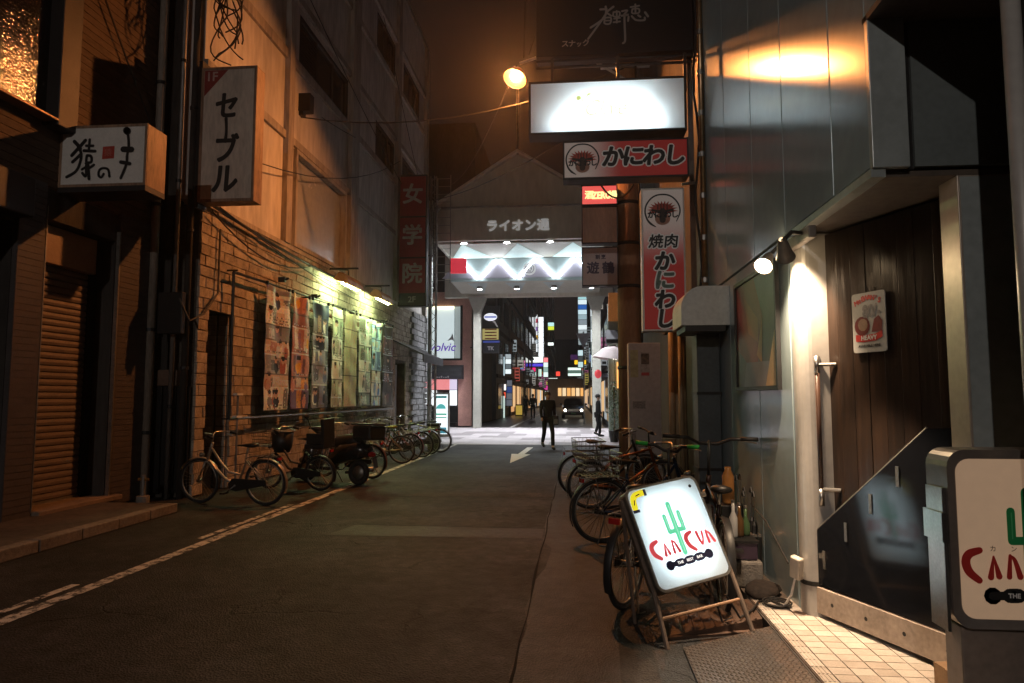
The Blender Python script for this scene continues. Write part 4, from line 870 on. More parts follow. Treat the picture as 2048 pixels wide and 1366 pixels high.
MB().tube([f0.lerp(a0, .55), f1.lerp(a1, .55)], .011, 8).build('cross_bar', M('bar_wood', (.35, .2, .11), .5), t)
MB().tube([sp_(.1, -SH/2, -.1), (.95, 4.9, .2), (.98, 4.85, .06), (1.05, 4.85, .09)], .007, 6).build('cable', m_cable, t)
# second cactus sign, cream box with a dimly glowing face on a pedestal
t = thing('pedestal_sign', 'dim cream box sign with the cactus design standing on the tiled step', 'sign', (1.85, 3.1, .1), 0, 'cactus signs of the bar')
cx, czz, w2, h2 = 1.83, 1.0, .60, .72
o2 = rrect(w2, h2, .07); i2 = rrect(w2-.075, h2-.075, .055); n_ = len(o2); mb = MB()
mb.add([(cx+x, 3.0, czz+z) for x, z in o2]+[(cx+x, 3.012, czz+z) for x, z in i2]+[(cx+x, 3.17, czz+z) for x, z in o2], [(i, (i+1) % n_, n_+(i+1) % n_, n_+i) for i in range(n_)]+[(i, 2*n_+i, 2*n_+(i+1) % n_, (i+1) % n_) for i in range(n_)]+[tuple(range(2*n_, 3*n_))])
mb.build('frame', M('sign_frame_grey', (.30, .27, .25), .35, metal=.6, var=.1), t)
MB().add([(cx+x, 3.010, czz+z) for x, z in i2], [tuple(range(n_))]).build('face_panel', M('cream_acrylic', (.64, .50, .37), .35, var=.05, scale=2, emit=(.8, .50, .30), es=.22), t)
cactus_print(t, Vector((cx+.005, 3.010, czz-.015)), FACE_S, .585, True)
MB().box(cx-.26, cx+.26, 3.03, 3.16, .36, .64).build('pedestal', M('pedestal_grey', (.26, .21, .18), .5, metal=.3, var=.15), t, bevel=.006)
MB().box(cx-.27, cx+.27, 3.0, 3.2, .1, .35).build('foot', M('pedestal_grey2', (.22, .18, .15), .5, metal=.3, var=.15), t, bevel=.01)
MB().box(cx-.315, cx-.302, 3.02, 3.15, .62, 1.2).build('hinge_rail', m_chrome, t); MB().box(cx-.325, cx-.303, 3.01, 3.16, .98, 1.1).build('hinge', m_chrome, t)

# ================================================================== RIGHT: signs over the street, pole, neighbouring buildings
def emblem(root, c, r, face=FACE_S):
    o = lambda x, y: Vector(c)+Vector((x*r, 0, y*r))
    pts = [(.95*cos(radians(a)), .95*sin(radians(a))) for a in (-38, -5, 22, 50, 75, 105, 130, 158, 182, 208, 228, 246)]
    strokes([(pts, [.04]+[.085]*8+[.1, .12, .05])], m_ink, root, c, face, off=.004, scale=r, name='emblem_ring')
    rnd = random.Random(5); rs = []
    for i in range(26):
        a = radians(-10+200*i/25); q = (.62 if i % 2 else .42)*(1+.2*abs(cos(a))); rs.append((q*cos(a)*1.15, q*sin(a)*.9+.02))
    shape([(x*r, y*r) for x, y in rs]+[(-.45*r, -.1*r), (.45*r, -.1*r)], M('emblem_red', (.50, .07, .045), .5), root, c, face, off=.004, name='emblem')
    shape([(.42*r*cos(radians(a)), (.36*sin(radians(a))-.42)*r) for a in range(0, 360, 24)], M('emblem_salmon', (.5, .25, .18), .5), root, c, face, off=.0035, name='emblem')
    strokes([([(-.55, .06), (-.2, .0), (.2, .0), (.55, .06)], .13), ([(0, .0), (0, -.5)], .34), ([(-.25, .35), (-.25, .1)], .05), ([(-.08, .4), (-.08, .1)], .05), ([(.08, .4), (.08, .1)], .05), ([(.25, .35), (.25, .1)], .05)], M('emblem_dark', (.05, .03, .025), .5), root, c, face, off=.006, scale=r, name='emblem_mark')
    for x, ch in ((-.62, 'か'), (-.25, 'に'), (.28, 'わ'), (.66, 'し')): text(ch, .42*r, m_ink, root, o(x, -.22), face, off=.008, bold=.02*r)
def outlined(root, ch, size, c, face=FACE_S, body=None, rim=None, bold=.02, shear=0.12):
    text(ch, size, rim or M('rim_white', (.74, .70, .66), .5, var=0, emit=(.74, .70, .66), es=.06), root, c, face, off=.004, bold=bold+.017, shear=shear); text(ch, size, body or m_ink, root, c, face, off=.006, bold=bold, shear=shear)  # the letter rim has a faint added glow too
# white lit sign with real tubes behind its acrylic
t = thing('lit_sign', 'long bright white lit sign with faint pale script and a green leaf', 'sign', (.43, 8.7, 4.98), 0, 'signs on the building beyond the metal wall')
x0, x1, z0, z1 = -.575, 1.45, 4.975, 5.69
f = MB(); w = .028
for yy0, yy1 in ((8.59, 8.86),): f.box(x0, x1, yy0, yy1, z1-w, z1).box(x0, x1, yy0, yy1, z0, z0+w).box(x0, x0+w, yy0, yy1, z0+w, z1-w).box(x1-w, x1, yy0, yy1, z0+w, z1-w)
f.build('frame', m_frame_dk, t); MB().quad((x0+w, 8.85, z0+w), (x1-w, 8.85, z0+w), (x1-w, 8.85, z1-w), (x0+w, 8.85, z1-w)).build('back_panel', m_translu, t)
MB().quad((x0+w, 8.60, z0+w), (x1-w, 8.60, z0+w), (x1-w, 8.60, z1-w), (x0+w, 8.60, z1-w)).build('face_panel', m_translu, t)
tb2 = EM('sign_tube_long', (.85, .97, 1.0), S_CLIVE)
for z, a, b in ((5.11, -.30, 1.20), (5.24, -.15, 1.08), (5.40, .05, .95)): MB().tube([(a, 8.76, z), (b, 8.76, z)], .016, 8).build('tube', tb2, t)
text('Clive', .30, M('pale_script', (.5, .48, .3), .5, var=0, emit=(.98, .94, .66), es=.92), t, (.40, 8.60, 5.30), off=.003, shear=.35, bold=-.004, sx=.9)
strokes([([(.0, .05), (.03, -.02), (.02, -.14)], .012), ([(.03, -.02), (.09, .04), (.13, .06)], .012)], M('leaf_print', (.5, .6, .25), .5, var=0, emit=(.7, .85, .4), es=.7), t, (.09, 8.60, 5.43), off=.003, name='leaf_print')
shape(ring(.03, 9), M('leaf_print2', (.55, .66, .12), .5, var=0, emit=(.7, .85, .25), es=.7), t, (.075, 8.60, 5.45), off=.003, name='leaf_print'); shape([(x*.03, y*.012) for x, y in ring(1, 8)], _mats['leaf_print2'], t, (.21, 8.60, 5.50), off=.003, name='leaf_print')
# horizontal sign: cream running into red
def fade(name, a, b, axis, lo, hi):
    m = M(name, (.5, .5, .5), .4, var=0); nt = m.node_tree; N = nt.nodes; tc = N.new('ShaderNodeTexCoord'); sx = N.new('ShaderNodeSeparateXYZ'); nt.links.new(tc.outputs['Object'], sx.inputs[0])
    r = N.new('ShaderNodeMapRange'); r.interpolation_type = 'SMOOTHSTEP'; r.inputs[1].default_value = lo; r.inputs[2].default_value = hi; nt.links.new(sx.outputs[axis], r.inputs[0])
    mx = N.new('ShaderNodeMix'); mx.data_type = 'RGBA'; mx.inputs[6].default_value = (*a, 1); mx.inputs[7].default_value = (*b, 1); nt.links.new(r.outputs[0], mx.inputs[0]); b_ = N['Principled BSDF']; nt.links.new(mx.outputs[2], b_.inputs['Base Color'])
    nt.links.new(mx.outputs[2], b_.inputs['Emission Color']); b_.inputs['Emission Strength'].default_value = .16; return m  # faint glow added to the face colour to brighten an unlit sign
t = box_sign('hanging_sign', 'long sign fading from cream to red with brush lettering and a round emblem', -.13, 1.43, 4.31, 4.80, 8.4, .26, fade('fade_side_glow', (.56, .47, .42), (.38, .03, .025), 0, -.55, -.02), m_frame_dk, .02, 'signs on the building beyond the metal wall')
emblem(t, (.115, 8.403, 4.555), .215)
for i, ch in enumerate('かにわし'): outlined(t, ch, .285, (.485+i*.255, 8.403, 4.565), bold=.012)
t = box_sign('hanging_sign', 'tall narrow sign fading from cream to red with a round emblem on top', .86, 1.40, 2.40, 4.23, 8.62, .22, fade('fade_down_glow', (.38, .03, .025), (.56, .47, .42), 2, .80, 1.50), m_signface, .02, 'signs on the building beyond the metal wall')
emblem(t, (1.125, 8.623, 3.93), .23)
for i, ch in enumerate('焼肉'): outlined(t, ch, .185, (1.03+i*.19, 8.623, 3.53), bold=.005)
for i, (ch, z) in enumerate((('か', 3.27), ('に', 3.03), ('わ', 2.78), ('し', 2.54))): outlined(t, ch, .265, (1.13, 8.623, z), bold=.012, body=M('sign_sage', (.16, .24, .20), .5) if i == 1 else m_ink)
MB().cyl((1.36, 8.55, 4.25), (1.56, 8.55, 4.27), .018, 8).build('bracket_arm', m_chrome, t)
# upper dark sign with white brush lettering
t = thing('dark_sign', 'large unlit black sign with thin grey brush lettering above the white sign', 'sign', (.6, 9.1, 6.2), 0, 'signs on the building beyond the metal wall')
MB().box(-.50, 1.75, 9.02, 9.3, 6.25, 7.5).build('casing', m_signdark, t, bevel=.01)
for z in (6.12, 6.22): MB().cyl((-.5, 9.1, z), (1.75, 9.1, z), .02, 8).build('rail', m_frame_dk, t)
for x in (-.3, .6, 1.5): MB().box(x, x+.04, 9.08, 9.14, 5.70, 6.25).build('hanger', m_frame_dk, t)
gp = M('sign_grey_print', (.36, .34, .32), .5, var=0)
def q(lst): return [([((x-1000)*.000725, (500-y)*.000725) for x, y in p], w*.000725) for p, w in lst]
strokes(q([([(975, 150), (1090, 150)], 42), ([(1075, 100), (1080, 230), (1000, 360), (790, 500)], 42), ([(1220, 110), (1100, 200)], 42), ([(1080, 240), (960, 420), (740, 720)], 40), ([(1100, 230), (1180, 290)], 36), ([(1060, 320), (1050, 430), (1150, 440), (1170, 330), (1070, 320)], 34), ([(1060, 380), (1150, 380)], 30),
           ([(1220, 220), (1330, 220), (1320, 310), (1220, 300), (1220, 220)], 32), ([(1280, 200), (1280, 430)], 34), ([(1230, 350), (1340, 340)], 30), ([(1220, 420), (1340, 410)], 34), ([(1380, 210), (1480, 200), (1420, 270)], 36), ([(1370, 300), (1500, 290), (1430, 300), (1425, 480), (1430, 780), (1390, 840)], 40),
           ([(1540, 140), (1700, 120)], 34), ([(1570, 180), (1690, 180), (1690, 260), (1570, 260), (1575, 180)], 32), ([(1630, 90), (1630, 270)], 34), ([(1500, 330), (1490, 410)], 38), ([(1560, 320), (1640, 400), (1790, 410), (1800, 360)], 38), ([(1680, 310), (1720, 340)], 40), ([(1810, 260), (1860, 340)], 44)]), gp, t, (.405, 9.02, 6.63), off=.004)
for i, ch in enumerate('スナック'): text(ch, .105 if i != 2 else .085, gp, t, (-.10+i*.095, 9.02, 6.41-(.01 if i == 2 else 0)), off=.004, bold=.003)
# the building the signs hang from
R2 = thing('dark_building', 'dark narrow building beyond the metal wall with yellowish pipes at its door', 'building', (3, 10.5, 0))
MB().box(1.78, 9, 8.2, 12.6, 0, 13).build('core', m_darkwall, R2)
MB().box(1.62, 1.78, 8.2, 9.1, 0, 13).build('return_wall', m_black, R2); MB().box(1.6, 1.78, 9.4, 12.6, 2.7, 13).build('facade', M('facade_brown', (.10, .075, .06), .7, var=.25, streak=5), R2)
MB().box(1.70, 1.775, 9.3, 10.6, 0, 2.65).build('doorway', m_black, R2)
for x, y, w in ((1.56, 11.2, .05), (1.66, 10.9, .04), (1.72, 11.0, .035)): MB().cyl((x, y, 0), (x, y, 2.7), w, 10).build('pipe', M('ochre_pipe', (.34, .26, .15), .5, var=.25, streak=6), R2, smooth=True)
MB().box(1.55, 1.74, 11.25, 11.5, .0, 2.7).build('door_jamb', _mats['ochre_pipe'], R2)
# utility pole with its fittings
t = thing('utility_pole', 'thick brown concrete utility pole with straps beside the stacked signs', 'pole', (1.06, 13.2, 0))
MB().tube([(1.06, 13.2, 0), (1.06, 13.2, 10.2)], [.235, .20], 20).build('pole', m_pole, t, smooth=True)
for z in (2.1, 3.66, 4.5, 5.3): MB().cyl((1.06, 13.2, z), (1.06, 13.2, z+.06), .245, 20).build('strap', m_frame_dk, t, smooth=True)
for z in (6.8, 7.4, 8.0): MB().box(.55, 1.5, 12.95, 13.03, z, z+.07).build('crossarm', m_steel, t)
MB().tube([(1.06, 13.0, 7.75), (.3, 12.9, 8.2), (-.7, 13.0, 8.3), (-1.05, 13.02, 8.2)], .028, 8).build('lamp_arm', m_steel, t)
MB().tube([(1.2, 12.95, 9.5), (1.25, 12.94, 6), (1.27, 12.93, 3), (1.26, 12.95, .2)], .022, 6).build('cable_guard', m_cable, t)
# stack of three box signs clamped to the pole
ZS = (('small glowing red sign with yellow lettering, topmost of the three on the pole', 5.25, 5.64), ('blank pale box sign between the red and the lettered signs on the pole', 4.50, 5.22), ('pale box sign with two dark characters, lowest of the three on the pole', 3.68, 4.43))
for k, (lb, z0, z1) in enumerate(ZS):
    fm = (M('lit_red_face', (.5, .05, .05), .4, var=0, emit=(1.0, .13, .11), es=.75), m_signcream, M('lilac_face', (.50, .44, .44), .4, var=.06))[k]
    t = box_sign('pole_sign', lb, .15, .84, z0, z1, 12.9, .25, fm, m_frame_dk, .02, 'signs on the pole')
    if k == 0:
        text('ZERO', .19, M('lit_yellow', (.7, .6, .2), .5, var=0, emit=(1.0, .85, .35), es=1.3), t, (.54, 12.905, 5.43), off=.006, bold=.008, sx=.75)
        text('酒', .17, _mats['lit_yellow'], t, (.30, 12.905, 5.44), off=.006, bold=.006); text('場', .17, _mats['lit_yellow'], t, (.75, 12.905, 5.43), off=.006, bold=.006)
    if k == 2:
        pm = M('purple_print', (.06, .05, .09), .5)
        for x, ch in ((.36, '遊'), (.65, '鶴')): text(ch, .24, pm, t, (x, 12.905, 4.01), off=.006, bold=.008)
        for x, ch in ((.45, '割'), (.56, '烹')): text(ch, .09, pm, t, (x, 12.905, 4.23), off=.006, bold=.004)
MB().tube([(.55, 12.88, 5.62), (.65, 12.8, 5.42), (.85, 12.8, 5.38), (1.0, 12.98, 5.5)], .02, 6)
wire('black cable looping from the dark sign to the pole in front of the red sign', sag((.45, 12.7, 5.7), (1.15, 12.95, 5.65), .32), .018)
# white notice board cabinet
t = thing('notice_cabinet', 'tall plain off white cabinet with small posters beside the utility pole', 'cabinet', (1.16, 11.7, 0))
MB().box(.90, 1.43, 11.55, 11.85, .56, 2.48).build('body', M('cabinet_white', (.40, .36, .33), .5, var=.12, scale=1.5), t, bevel=.01)
MB().box(.98, 1.36, 11.6, 11.8, .0, .56).build('plinth', m_black, t)
MB().box(.93, 1.06, 11.545, 11.549, 1.90, 2.36).build('notice', M('notice_yellow', (.42, .38, .2), .6, var=.2, scale=14), t)
p = MB().box(1.10, 1.25, 11.545, 11.549, 1.92, 2.32).build('poster', M('notice_grey', (.35, .33, .3), .6, var=.3, scale=20), t)
MB().box(1.11, 1.24, 11.540, 11.544, 2.12, 2.30).build('photo', M('notice_photo', (.12, .08, .05), .6, var=.5, scale=18), p); MB().box(1.11, 1.24, 11.540, 11.544, 1.93, 1.98).build('stripe', m_signred, p)
MB().box(.96, 1.17, 11.545, 11.549, 1.38, 1.50).build('label_plate', M('plate_print', (.25, .23, .21), .6, var=.6, scale=60), t)
R3 = thing('side_building', 'dim side building between the pole and the arcade with an orange signboard', 'building', (5, 22, 0))
MB().box(1.95, 10, 14.0, 22.6, 0, 11).build('core', m_darkwall, R3)
MB().box(1.90, 10, 26.5, 33.5, 0, 10).build('corner_core', m_darkwall, R3)
MB().box(1.30, 1.92, 26.6, 27.0, 0, 5.2).build('shop_wall', M('shop_green', (.30, .36, .32), .5, var=.1), R3)
MB().box(1.32, 1.90, 26.4, 26.58, 4.5, 5.6).build('orange_signboard', M('orange_board', (.5, .16, .04), .5, var=.2, emit=(1, .35, .08), es=.12), R3)
MB().extr([(1.2, 26.5, 4.15), (1.2, 25.9, 3.75), (1.2, 25.9, 3.6), (1.2, 26.5, 3.6)], (.7, 0, 0)).build('shop_awning', m_awning, R3)
MB().box(1.48, 1.62, 26.45, 26.55, 3.0, 3.55).build('lit_panel', EM('warm_panel', (1, .9, .75), 2.0), R3)
MB().box(1.62, 1.80, 26.45, 26.55, 1.9, 2.9).build('lit_window', EM('amber_panel', (1, .45, .12), 1.6), R3)

# ================================================================== sodium street lamp
def street_lamp(label, LP, ln, mat, glow):
    t = thing('street_lamp', label, 'street lamp', LP, 0, 'street lamps'); ln = Vector(ln).normalized()
    la = ln.orthogonal().normalized(); lb_ = ln.cross(la); n_ = 24
    def dish(prof, name, m_):
        mb = MB()
        for r, h in prof: mb.v += [tuple(LP+ln*h+(la*cos(2*pi*j/n_)+lb_*sin(2*pi*j/n_))*r) for j in range(n_)]
        for i in range(len(prof)-1):
            for j in range(n_): mb.f.append((i*n_+j, i*n_+(j+1) % n_, (i+1)*n_+(j+1) % n_, (i+1)*n_+j))
        return mb.build(name, m_, t, smooth=True)
    dish([(.03, -.26), (.09, -.24), (.17, -.14), (.23, -.03), (.235, .02)], 'hood', m_black)
    dish([(.075, .0), (.07, .010), (.05, .018), (.025, .024), (.005, .025)], 'bulb', mat)
    dish([(.222, -.004), (.21, -.012), (.14, -.02), (.077, -.022)], 'reflector', glow)  # reflected lamplight put into the dish as its own glow
    return t
street_lamp('glaring orange sodium street lamp hung over the alley', pY(1030, 157, 13.02), (-.26, -.42, -.87), EM('sodium', (1.0, .33, .085), S_LAMP), EM('sodium_reflector_glow', (1.0, .36, .05), 1.7))
# the next lamp of the same row, behind the photographer: it lights the sign faces that look back down the alley
t = street_lamp('warm white street lamp on its own pole farther back along the alley', Vector((-3.4, -9.5, 7.8)), (.12, .62, -.78), EM('warm_white_lamp', (1.0, .88, .79), S_LAMP2*1.9), EM('white_reflector_glow', (1.0, .9, .8), 2.0))
MB().tube([(-3.4, -9.5, 8.1), (-4.0, -9.6, 8.3), (-5.2, -9.7, 8.2)], .03, 8).build('lamp_arm', m_steel, t); MB().cyl((-5.2, -9.7, 0), (-5.2, -9.7, 9), .13, 14).build('pole', m_pole, t)

# ================================================================== arcade gate
AR = thing('arcade_gate', 'gabled arcade entrance with white zigzag lights under its grey green front', 'arcade', (-2.2, 27, 0))
gx0, gx1, ax = -5.72, 1.25, -2.27
m_gable = M('gable_grey', (.62, .58, .49), .55, var=.12, scale=.6, streak=3)
MB().extr([(gx0, 27, 7.92), (gx1, 27, 7.92), (gx1, 27, 9.28), (gx0, 27, 9.28)], (0, .22, 0)).build('fascia', m_gable, AR)
MB().extr([(gx0, 27.03, 9.30), (gx1, 27.03, 9.30), (ax, 27.03, 11.46)], (0, .2, 0)).build('gable', m_gable, AR)
MB().box(gx0, gx1, 26.97, 27.0, 9.25, 9.33).build('moulding', m_steel, AR)
for a, b in (((gx0-.1, 9.26), (ax, 11.54)), ((ax, 11.54), (gx1+.1, 9.26))): MB().extr([(a[0], 26.9, a[1]), (b[0], 26.9, b[1]), (b[0], 26.9, b[1]+.12), (a[0], 26.9, a[1]+.12)], (0, 7.8, 0)).build('roof', m_gable, AR)
MB().cyl((ax, 27.1, 11.5), (ax, 27.1, 14.5), .06, 8).build('finial_pole', m_steel, AR)
for i, ch in enumerate('ライオン通'): text(ch, .50, M('gate_letters', (.75, .74, .72), .4, var=0, emit=(1, 1, 1), es=.18), AR, (-3.31+i*.52, 27.0, 8.47), off=.03, bold=.02, ext=.02)
# coffered ceiling rising to the lit band
MB().extr([(gx0, 27.7, 7.94), (gx1, 27.7, 7.94), (gx1, 31.0, 8.02), (gx0, 31.0, 8.02)], (0, 0, .05)).build('front_ceiling', m_cream, AR)
px = 1.79; X0 = -5.44
for i, pxx in enumerate((927, 1037, 1146)):
    xc = pY(pxx, 500, 28.2).x
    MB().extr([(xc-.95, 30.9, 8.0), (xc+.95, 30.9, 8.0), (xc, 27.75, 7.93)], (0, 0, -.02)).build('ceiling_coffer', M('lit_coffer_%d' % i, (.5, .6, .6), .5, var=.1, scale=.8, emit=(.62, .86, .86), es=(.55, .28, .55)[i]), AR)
MB().box(gx0, gx1, 31.0, 31.12, 6.92, 7.98).build('light_band', M('band_teal', (.42, .50, .51), .45, var=.05), AR)
m_led = EM('led_tube', (.88, .95, 1.0), S_LED)
for i in range(4):
    xt = -6.2+.9+px*i
    for a, b in (((xt-.07, 7.90), (xt-.82, 7.04)), ((xt+.07, 7.90), (xt+.82, 7.04))):
        if min(a[0], b[0]) < gx0 or max(a[0], b[0]) > gx1: continue
        MB().tube([(a[0], 30.94, a[1]), (b[0], 30.94, b[1])], .027, 8).build('led_tube', m_led, AR)
    MB().extr([(xt-.85, 30.99, 7.06), (xt+.85, 30.99, 7.06), (xt, 30.99, 7.94)], (0, -.01, 0)).build('band_triangle', M('band_lilac', (.46, .43, .52), .5, var=0), AR)
ec = Vector((-2.05, 30.93, 7.45)); MB().disc(ec, (0, -1, 0), .30, 24).build('round_emblem', M('emblem_white', (.75, .75, .78), .4, var=0, emit=(1, 1, 1), es=.25), AR)
strokes([([(-.16, .12), (-.2, -.1), (-.05, -.18), (.12, -.15), (.2, .02), (.12, .17), (-.05, .2)], .03), ([(-.08, .05), (-.06, -.02)], .05), ([(.08, .05), (.08, -.02)], .05), ([(-.06, -.1), (.06, -.1)], .04)], M('emblem_lilac', (.35, .3, .42), .5), AR, ec, FACE_S, off=.006, name='emblem_mark')
MB().extr([(gx0, 31.12, 6.92), (gx1, 31.12, 6.92), (gx1, 34.2, 6.78), (gx0, 34.2, 6.78)], (0, 0, .06)).build('rear_ceiling', m_cream, AR)
for i in range(4):
    xc = X0+.9+px*i; MB().extr([(xc-.5, 31.4, 6.90), (xc+.5, 31.4, 6.90), (xc, 33.8, 6.79)], (0, 0, .01)).build('ceiling_coffer', m_teal, AR)
    for yy, zz in ((32.2, 6.86), (27.46, 8.03)):  # rear row, then an added front row hidden behind the fascia to light the paving
        dl = MB().disc((xc, yy, zz), (0, 0, -1), .13, 16).build('downlight', EM('downlight', (.93, .95, 1), 2500), AR)
        mb = MB(); o_ = [(xc+.135*cos(2*pi*j/16), yy+.135*sin(2*pi*j/16)) for j in range(16)]
        mb.v = [(x, y, zz+.02) for x, y in o_]+[(x, y, zz-.13) for x, y in o_]; mb.f = [(j, (j+1) % 16, 16+(j+1) % 16, 16+j) for j in range(16)]+[tuple(range(16))]
        mb.build('trim_ring', m_steel, dl)
MB().box(-6.6, 3.0, 34.0, 34.4, 6.62, 9.2).build('rear_beam', m_gable, AR)
m_colm = M('column_paint', (.42, .42, .37), .45, var=.1, scale=1)
for xa, xb, flare in ((-5.16, -4.66, 1), (.80, 1.36, -1)):
    MB().box(xa+.06, xb-.06, 33.9, 34.35, .0, 6.6).build('column', m_colm, AR, bevel=.02)
    MB().extr([(xa+.06, 33.88, 5.9), (xb-.06, 33.88, 5.9), (xb+.2, 33.88, 6.6), (xa-.2, 33.88, 6.6)], (0, .5, 0)).build('capital', m_colm, AR)
for x in (-5.72, 1.2): MB().box(x, x+.08, 27.25, 34, 7.9, 9.3).build('side_wall', m_gable, AR)
tag(MB().box(-4.95, -4.3, 26.6, 26.7, 6.5, 7.12).build('red_box_sign', M('lit_red_small', (.5, .03, .04), .4, emit=(1, .06, .1), es=.5), bevel=.02), 'small plain red box sign below the zigzag lights', 'sign')
t = thing('wall_ladder', 'thin steel service ladder beside the arcade front', 'ladder', (-5.3, 26.5, 6))
for x in (-5.6, -4.93): MB().cyl((x, 26.5, 6.1), (x, 26.5, 10.5), .018, 6).build('rail', m_steel, t)
for i in range(14): MB().cyl((-5.6, 26.5, 6.2+i*.32), (-4.93, 26.5, 6.2+i*.32), .012, 6).build('rung', m_steel, t)
tag(MB().obox((-5.4, 26.4, 9.1), (.12, 0, .12), (0, .25, 0), (-.06, 0, .06)).build('floodlight', m_chrome), 'small pale floodlight high beside the arcade ladder', 'lamp')

# ================================================================== shop building facing us across the arcade street
PB = thing('pink_shop_building', 'pink stone corner shop with a pale window sign and a dark rounded awning', 'building', (-7.5, 37, 0))
wall_cells(MB(), 36.5, -10, -5.62, 0, 7.3, [(-9.6, -6.08, 3.55, 6.55), (-9.6, -6.3, .0, 2.75)], .4, 'Y').build('wall', m_pink, PB)
MB().box(-12, -5.62, 36.9, 46, 0, 7.3).build('core', m_darkwall, PB); MB().box(-12, -5.5, 36.9, 60, 7.3, 17).build('upper_floors', m_darkwall, PB)
wn = MB().box(-6.20, -6.08, 36.45, 36.62, 3.55, 6.55).box(-9.6, -6.2, 36.45, 36.62, 3.55, 3.65).build('window', m_black, PB)
MB().box(-9.6, -6.55, 36.55, 36.6, 3.65, 6.5).build('sign_pane', M('pale_lit_pane', (.6, .62, .62), .3, var=0, emit=(.72, .86, .88), es=.75), wn)
MB().box(-6.52, -6.2, 36.58, 36.6, 3.65, 6.5).build('pane', M('pale_lit_pane2', (.5, .55, .54), .3, var=0, emit=(.6, .72, .72), es=.36), wn)
MB().box(-9.6, -6.55, 36.40, 36.5, 6.38, 6.5).build('strip_light', EM('strip_warm', (1, .95, .6), 2.2), wn)
vt = M('violet_print', (.16, .08, .42), .5, var=0, emit=(.25, .12, .75), es=.4); text('volvic', .62, vt, PB, (-7.22, 36.55, 4.25), off=.006, shear=.28, bold=.012)
shape([(-.18, -.1), (.02, .12), (.1, .34), (.16, .1), (.2, -.12), (.05, -.02)], M('print_pale', (.8, .8, .82), .5), PB, (-6.75, 36.55, 4.7), off=.006, name='bird_mark')
aw = MB(); ps = [(36.5, 3.28), (36.1, 3.18), (35.75, 2.95), (35.62, 2.70), (35.62, 2.52), (36.5, 2.52)]
aw.extr([(-9.6, y, z) for y, z in ps], (3.6, 0, 0)); awo = aw.build('shop_awning', m_awning, PB)
for i in range(7): MB().box(-7.45+i*.12, -7.37+i*.12, 35.612, 35.618, 2.57, 2.57+.05+.05*(i % 3 == 0)).build('print_mark', M('awning_print', (.5, .5, .52), .5), awo)
MB().box(-9.6, -6.75, 36.3, 36.4, 1.95, 2.5).build('lit_signboard', M('lit_pink_board', (.6, .2, .2), .4, var=.3, scale=3, emit=(1, .32, .33), es=.8), PB)
MB().box(-6.74, -6.35, 36.3, 36.4, 1.95, 2.5).build('lit_signboard', M('lit_lilac_board', (.6, .55, .6), .4, var=.3, scale=3, emit=(.85, .75, 1), es=.8), PB)
MB().box(-9.6, -7.45, 36.3, 36.4, 1.1, 1.92).build('lit_signboard', EM('lit_white_board', (.92, .98, 1), 1.1), PB); MB().box(-6.74, -6.35, 36.3, 36.4, 1.1, 1.92).build('lit_signboard', EM('lit_white_board', (.92, .98, 1), 1.1), PB)
MB().box(-9.6, -6.32, 36.6, 36.7, 0, 2.75).build('shop_interior', m_black, PB); MB().box(-6.9, -6.35, 36.1, 36.5, 0, .2).build('step', m_black, PB)
t = thing('lit_menu_sign', 'tall standing sign lit white and turquoise on the paving before the pink shop', 'sign', (-5.15, 26.4, 0))
MB().box(-5.52, -4.92, 26.35, 26.6, .0, 1.72).build('casing', m_steel, t, bevel=.02)
fc = MB().box(-5.48, -4.96, 26.33, 26.349, .12, 1.66).build('face_panel', EM('menu_white', (.86, .98, 1), 1.25), t)
for z0, z1, c in ((1.52, 1.6, (.0, .2, .2)), (.86, .92, (.05, .45, .30)), (.74, .78, (.05, .4, .3)), (.15, .38, (.05, .3, .42))): MB().box(-5.44, -5.0, 26.322, 26.329, z0, z1).build('print_band', M('menu_%d' % int(z0*100), c, .5, var=.3, scale=20, emit=c, es=.6), fc)
shape([(.19*cos(radians(a)), .19*sin(radians(a))) for a in range(0, 181, 15)], M('menu_teal', (.1, .42, .42), .5, var=0, emit=(.1, .5, .5), es=.7), fc, (-5.22, 26.33, 1.1), off=.004, name='print')
t = thing('waste_bin', 'squat olive waste bin between the parked bicycles and the lit menu sign', 'bin', (-4.1, 19.6, 0))
MB().box(-4.32, -3.98, 19.75, 20.05, .02, .72).build('body', M('olive_plastic', (.07, .085, .045), .5, var=.2), t, bevel=.03); MB().box(-4.34, -3.96, 19.73, 20.07, .72, .80).build('lid', m_blackp, t, bevel=.02)

